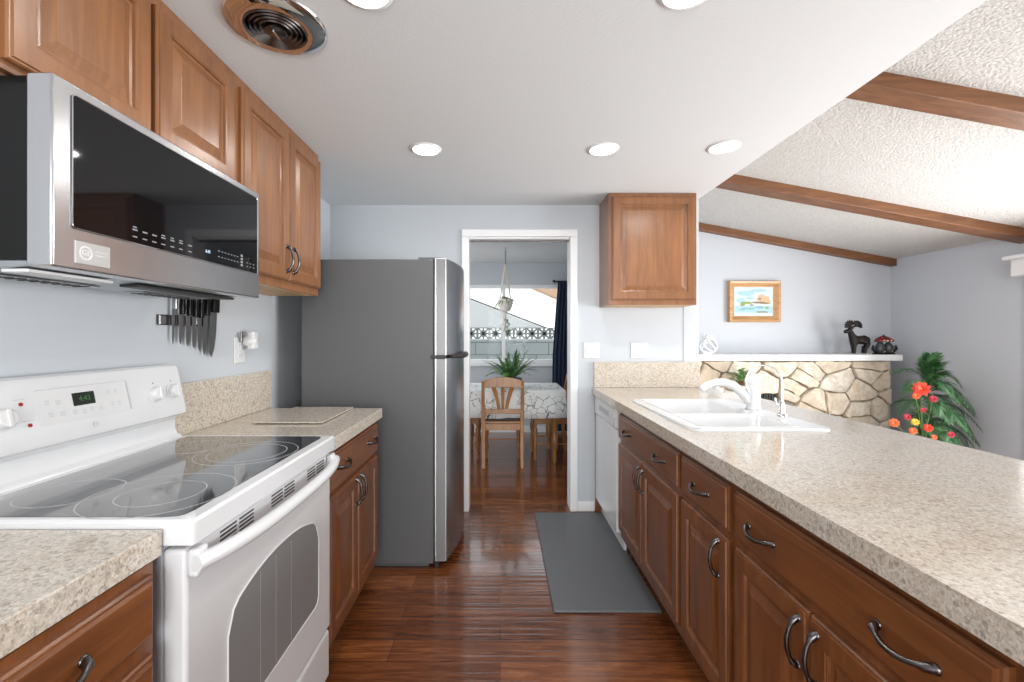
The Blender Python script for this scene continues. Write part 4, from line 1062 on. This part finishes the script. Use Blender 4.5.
# small stone ledge with a plant
MB().prism([(0, 0), (.24, 0), (.20, .10), (.04, .10)], (2.13, SFY-.03, .80), (1, 0, 0), (0, -1.6, 0), (0, 0, 1), .045).build('stone_ledge', M['stone'], fp_t, .006)
sp_ = thing('small_potted_plant', 'small leafy green plant in a pale bowl before the stonework behind the faucet', 'potted plant', (2.25, SFY-.125, .846))
px_, py_ = 2.245, SFY-.125
MB().lathe([(.030, 0), (.045, .006), (.062, .035), (.058, .035), (.05, .03)], (px_, py_, .8465), 'z', 20).build('bowl', M['terra'], sp_, smooth=50)
m = MB()
for k in range(200):
    a = random.uniform(0, 2*PI); r = random.uniform(.0, .10); p = V3(px_+r*math.cos(a), py_+r*.7*math.sin(a), .875+random.uniform(0, .13)*(1-r*5))
    leaf(m, p, V3(math.cos(a)*1, math.sin(a), random.uniform(.1, 1.2)), V3(0, 0, 1), random.uniform(.03, .048), .022, .15)
m.build('foliage', M['leaf3'], sp_)
# picture
pc = thing('framed_picture', 'small seaside watercolour in a light wood frame on the living room wall', 'picture', (2.565, 4.50, 1.65))
x0, x1, z0, z1 = 2.305, 2.825, 1.440, 1.856; yb = YLB-.001
m = MB()
for (a, b) in (((x0, z1), (x1, z1)), ((x1, z1), (x1, z0)), ((x1, z0), (x0, z0)), ((x0, z0), (x0, z1))):
    pass
fw = .062
L = []
for ins, d in ((0, 0), (0, .045), (.006, .052), (.024, .048), (fw-.006, .022), (fw, .020), (fw, .0)):
    L.append([V3(a, yb-d, b) for a, b in ((x0+ins, z0+ins), (x1-ins, z0+ins), (x1-ins, z1-ins), (x0+ins, z1-ins))])
m.rings(L, False, False, True); m.build('frame', M['frame_wood'], pc)
cv = MB().box((x0+fw, yb-.016, z0+fw), (x1-fw, yb-.004, z1-fw)).build('canvas', M['paint_pale'], pc)
MB().tube([(2.50, yb-.006, 1.845), (2.565, yb-.004, 1.862), (2.63, yb-.006, 1.845)], .0015, 5).build('hanging_wire', M['pewter'], pc)
def blob(pts, m_, d=.0006): 
    MB().prism(pts, (x0+fw, yb-.016, z0+fw), (1, 0, 0), (0, 0, 1), (0, -1, 0), d).build('brush_patch', M[m_], cv)
CW, CH_ = x1-x0-2*fw, z1-z0-2*fw
R_ = random.Random(5)
def spot(cx, cz, rx, rz, m_, d):
    blob([((cx+rx*math.cos(a)*R_.uniform(.65, 1.1))*CW, (cz+rz*math.sin(a)*R_.uniform(.65, 1.1))*CH_) for a in [2*PI*k/11 for k in range(11)]], m_, d)
blob([(.01, .12*CH_*1), (CW*.99, .10*CH_), (CW*.99, .34*CH_), (.01, .36*CH_)], 'paint_sky', .0006)
spot(.30, .78, .24, .10, 'paint_sky', .0007); spot(.62, .88, .24, .06, 'paint_sky', .0008); spot(.18, .55, .14, .10, 'paint_sky', .0009); spot(.42, .62, .14, .05, 'paint_sky', .00075)
spot(.75, .60, .20, .15, 'paint_rock', .0010); spot(.70, .68, .10, .07, 'paint_rock', .0013); spot(.86, .50, .10, .07, 'paint_rock', .0014)
spot(.62, .47, .20, .035, 'paint_rock2', .0016); spot(.80, .44, .16, .025, 'paint_rock2', .0015); spot(.66, .60, .05, .04, 'paint_rock2', .0017)
spot(.32, .46, .16, .055, 'paint_green', .0018); spot(.22, .40, .07, .06, 'paint_green', .0019); spot(.45, .38, .06, .03, 'paint_rock2', .0020)
spot(.35, .26, .20, .04, 'paint_sea', .0012); spot(.66, .30, .14, .04, 'paint_sea', .0013); spot(.72, .14, .18, .03, 'paint_rock2', .0011); spot(.20, .22, .10, .03, 'paint_sea', .0011); spot(.84, .28, .06, .04, 'paint_green', .0021)
# ------------- mantel ornaments
MZ = 1.1252
kn = thing('knot_sculpture', 'white openwork knot ornament at the left end of the mantel', 'ornament', (1.985, 4.23, MZ))
m = MB(); cx, cz = 1.985, MZ+.088
for q in range(6):
    a0 = q*PI/6+.3; pts = []
    for k in range(40):
        a = 2*PI*k/40; rr_ = .078*(1+.10*math.sin(2*a+q)); 
        x_ = rr_*math.cos(a); z_ = rr_*math.sin(a)*.98; tilt_ = a0
        y_ = .045*math.sin(2*a+q)
        xr = x_*math.cos(tilt_)-y_*math.sin(tilt_)
        pts.append((cx+xr*1.0, 4.24+.5*(x_*math.sin(tilt_)+y_*math.cos(tilt_)), cz+z_))
    m.tube(pts, .0088, 6, closed=True)
for sx in (-1, 0, 1): m.tube([(cx+sx*.02, 4.24, cz+.05), (cx+sx*.045-.01, 4.24, cz+.085), (cx+sx*.02, 4.24, cz+.128)], [.009, .008, .002], 6)
m.tube([(cx-.04, 4.24, MZ+.007), (cx+.04, 4.24, MZ+.007)], .0075, 6)
m.build('knot', M['white_cast'], kn, smooth=60)
# deer
de = thing('deer_figurine', 'black carved deer figurine with leafy antlers standing on the mantel', 'figurine', (3.42, 4.24, MZ))
dx, dy = 3.405, 4.235
def skinned(name, verts, edges, radii, mtl, parent, lv=2):
    me = bpy.data.meshes.new(name); off = ORG[parent.name]
    me.from_pydata([Vector(v)-off for v in verts], edges, []); me.update()
    o = bpy.data.objects.new(name, me); C.objects.link(o); o.parent = parent; ORG[o.name] = off
    sm = o.modifiers.new('skin', 'SKIN'); sm.use_smooth_shade = True
    for i, r_ in enumerate(radii):
        me.skin_vertices[0].data[i].radius = (r_, r_); me.skin_vertices[0].data[i].use_root = (i == 0)
    ss = o.modifiers.new('smooth', 'SUBSURF'); ss.levels = lv; ss.render_levels = lv
    me.materials.append(mtl); return o
P = [(dx+.035, dy, MZ+.140), (dx-.035, dy, MZ+.138), (dx+.085, dy, MZ+.150),          # belly mid, chest, rump
     (dx-.060, dy, MZ+.175), (dx-.070, dy, MZ+.225), (dx-.105, dy, MZ+.222), (dx-.135, dy, MZ+.208),  # neck, head, muzzle
     (dx-.052, dy-.022, MZ+.09), (dx-.050, dy-.024, MZ+.045), (dx-.054, dy-.024, MZ+.006),
     (dx-.030, dy+.022, MZ+.09), (dx-.026, dy+.024, MZ+.045), (dx-.028, dy+.024, MZ+.006),
     (dx+.078, dy-.022, MZ+.10), (dx+.055, dy-.024, MZ+.05), (dx+.048, dy-.024, MZ+.006),
     (dx+.090, dy+.022, MZ+.10), (dx+.072, dy+.024, MZ+.05), (dx+.066, dy+.024, MZ+.006), (dx+.108, dy, MZ+.165)]
E = [(0, 1), (0, 2), (1, 3), (3, 4), (4, 5), (5, 6), (1, 7), (7, 8), (8, 9), (1, 10), (10, 11), (11, 12), (2, 13), (13, 14), (14, 15), (2, 16), (16, 17), (17, 18), (2, 19)]
R = [.038, .042, .038, .030, .026, .024, .013, .022, .015, .014, .022, .015, .014, .024, .015, .014, .024, .015, .014, .010]
skinned('body', P, E, R, M['dark_bronze'], de)
for sg in (-1, 1):
    m = MB()
    bx, bz = dx-.078, MZ+.24
    cxx = dx-.050+sg*.052; 
    m.tube([(bx, dy+sg*.012, bz), (bx+sg*.03+.01, dy+sg*.02, bz+.02), (cxx+.01, dy+sg*.02, bz+.035)], [.010, .010, .008], 7)
    for k in range(7):
        a = (-.2+k*.42) if sg > 0 else (PI+.2-k*.42)
        leaf(m, V3(cxx+.01, dy+sg*.02, bz+.03), V3(math.cos(a), .15*sg, math.sin(a)), V3(0, -1, 0), .062, .030, .05)
        m.tube([(cxx+.01, dy+sg*.02, bz+.03), (cxx+.01+.050*math.cos(a), dy+sg*.025, bz+.03+.050*math.sin(a))], [.010, .007], 5)
    m.build('antler', M['dark_bronze'], de)
for sg in (-1, 1): MB().tube([(dx-.075, dy+sg*.015, MZ+.236), (dx-.06, dy+sg*.03, MZ+.25)], [.008, .002], 6).build('ear', M['dark_bronze'], de)
# dark beaded ornament at the right end
og = thing('beaded_ornament', 'dark clustered ornament with red and cream dots at the right end of the mantel', 'ornament', (3.66, 4.24, MZ))
ox, oy = 3.655, 4.24
MB().lathe([(.10, 0), (.105, .006), (.09, .014)], (ox, oy, MZ), (V3(1, 0, 0), V3(0, .55, 0), V3(0, 0, 1)), 24).build('base', M['dark_bronze'], og, smooth=50)
for sx, hh in ((-.038, .125), (.040, .12)):
    b = MB().lathe([(.020, .012), (.034, .03), (.038, .06), (.032, .09), (.020, hh-.01), (.004, hh)], (ox+sx, oy-.005, MZ), 'z', 16).build('figure', M['dark_grey'], og, smooth=50)
    for k in range(7): MB().lathe([(.001, -.0055), (.0055, 0), (.001, .0055)], (ox+sx+random.uniform(-.022, .022), oy-.040, MZ+.03+k*.010), 'z', 6).build('bead', M['pewter'] if k else M['cream_bead'], b)
rf = MB().lathe([(.082, .118), (.086, .126), (.070, .150), (.040, .168), (.012, .178), (.003, .190)], (ox, oy, MZ), (V3(1, 0, 0), V3(0, .6, 0), V3(0, 0, 1)), 20).build('crown', M['dark_red'], og, smooth=50)
for k, (bx, bz) in enumerate(((-.062, .134), (-.030, .132), (-.006, .130), (.034, .130), (-.044, .156), (.018, .154), (.066, .134))):
    MB().lathe([(.001, -.009), (.0075, -.005), (.010, 0), (.0075, .005), (.001, .009)], (ox+bx, oy-.052+abs(bx)*.3, MZ+bz), 'z', 10).build('bead', M['cream_bead'] if k in (1, 2, 3) else M['petal_crimson'], rf, smooth=60)
for sx in (-1, 1):
    for k in range(3): MB().tube([(ox+sx*.07, oy, MZ+.012), (ox+sx*(.095+.012*k), oy-.01, MZ+.03+.012*k), (ox+sx*(.10+.004*k), oy-.01, MZ+.055+.015*k), (ox+sx*.082, oy-.01, MZ+.05+.012*k)], [.010, .009, .007, .003], 6).build('scroll', M['dark_bronze'], og)

# ================================================================== PALM AND FLOWERS
pm = thing('potted_palm', 'tall green palm with drooping fronds against the right living room wall', 'potted plant', (3.66, 3.78, 0))
qx, qy = 3.60, 3.78
MB().lathe([(.10, 0), (.12, .01), (.15, .22), (.16, .26), (.145, .26), (.135, .22)], (qx, qy, .0005), 'z', 26).build('pot', M['terra'], pm, smooth=50)
MB().lathe([(.135, .235), (.001, .24)], (qx, qy, 0), 'z', 20, False).build('soil', M['soil'], pm)
for k in range(4):
    a = k*1.7; MB().tube([(qx+.03*math.cos(a), qy+.03*math.sin(a), .23), (qx+.05*math.cos(a), qy+.05*math.sin(a), .6), (qx+.05*math.cos(a+.5), qy+.03*math.sin(a), .93-.08*k)], [.012, .009, .006], 7).build('trunk', M['stem'], pm, smooth=60)
spec = [  # az(deg), z, length, rise, droop
 (175, .93, .40, .75, .55), (200, .90, .36, .45, .60), (190, .76, .36, .50, .75), (250, .92, .30, 1.2, .55), (285, .93, .30, 1.25, .55), (230, .93, .30, 1.3, .5),
 (320, .90, .36, .9, .85), (265, .88, .34, .8, .85), (300, .82, .36, .6, .85), (345, .82, .42, .6, .95), (330, .72, .38, .4, .85), (240, .78, .32, .5, .8), (275, .72, .34, .4, .8),
 (210, .64, .30, .5, .7), (250, .60, .30, .4, .8), (305, .60, .34, .35, .8), (340, .62, .40, .45, .95), (270, .50, .30, .3, .6), (225, .50, .28, .4, .6), (20, .85, .28, .8, .7), (90, .8, .24, .8, .6), (130, .7, .3, .6, .6), (280, .97, .24, 1.35, .35), (255, .98, .22, 1.4, .3)]
spec += [(az+17, z-.05, L*.95, ri*.9, dr_) for az, z, L, ri, dr_ in spec[3:19]]
for az, z, L, ri, dr_ in spec:
    m = MB(); frond(m, V3(qx+.03, qy, z), math.radians(az), L*1.06, ri, dr_, 30, .115, .0072, .3); m.build('frond', M['leaf2'] if random.random() < .75 else M['leaf'], pm)
fl = thing('flower_arrangement', 'red, orange and yellow silk flowers standing before the palm', 'flowers', (3.42, 3.62, 0))
gx, gy = 3.43, 3.60
MB().lathe([(.07, 0), (.085, .01), (.10, .16), (.07, .28), (.075, .32), (.065, .32), (.06, .28)], (gx, gy, .0005), 'z', 24).build('vase', M['pot_grey'], fl, smooth=50)
def flower(p, r, mt, core='petal_yellow', face=V3(-.5, -.8, .3)):
    face = face.normalized(); e1 = face.cross(V3(0, 0, 1)).normalized(); e2 = e1.cross(face)
    st = MB().tube([(gx+random.uniform(-.02, .02), gy, .30), (gx*.5+p.x*.5, gy*.6+p.y*.4, (.3+p.z)*.55), tuple(p-face*.01)], .003, 5).build('stem', M['stem'], fl)
    m = MB()
    for ringn, (cnt, rr_, tl) in enumerate(((9, 1.0, .25), (8, .75, .6), (6, .5, 1.0))):
        for k in range(cnt):
            a = 2*PI*k/cnt+ringn*.35; d = (e1*math.cos(a)+e2*math.sin(a))+face*tl
            leaf(m, p+face*.004*ringn, d, face, r*rr_, r*.62, .1)
    o = m.build('flower_head', M[mt], fl)
    MB().lathe([(r*.16, 0), (r*.2, r*.08), (r*.05, r*.16)], p+face*r*.1, (e1, e2, face), 10).build('flower_centre', M[core], o)
flower(V3(3.311, 3.5, 0.883), 0.062, 'petal_red')
flower(V3(3.328, 3.56, 0.82), 0.03, 'petal_orange')
flower(V3(3.201, 3.5, 0.663), 0.028, 'petal_crimson')
flower(V3(3.099, 3.5, 0.616), 0.038, 'petal_orange')
flower(V3(3.245, 3.48, 0.627), 0.03, 'petal_yellow')
flower(V3(3.318, 3.45, 0.587), 0.034, 'petal_red')
flower(V3(3.174, 3.42, 0.57), 0.03, 'petal_orange')
flower(V3(3.547, 3.5, 0.525), 0.026, 'petal_crimson')
flower(V3(3.425, 3.52, 0.802), 0.03, 'petal_crimson')
flower(V3(3.327, 3.5, 0.718), 0.022, 'petal_crimson')
flower(V3(3.316, 3.4, 0.528), 0.022, 'petal_orange')
for k in range(40):
    m = MB(); a = random.uniform(0, 2*PI)
    leaf(m, V3(gx+random.uniform(-.09, .09), gy+random.uniform(-.05, .05), random.uniform(.34, .80)), V3(math.cos(a), math.sin(a), random.uniform(0, .8)), V3(0, 0, 1), .09, .035, .2)
    m.build('leaf', M['leaf'], fl)
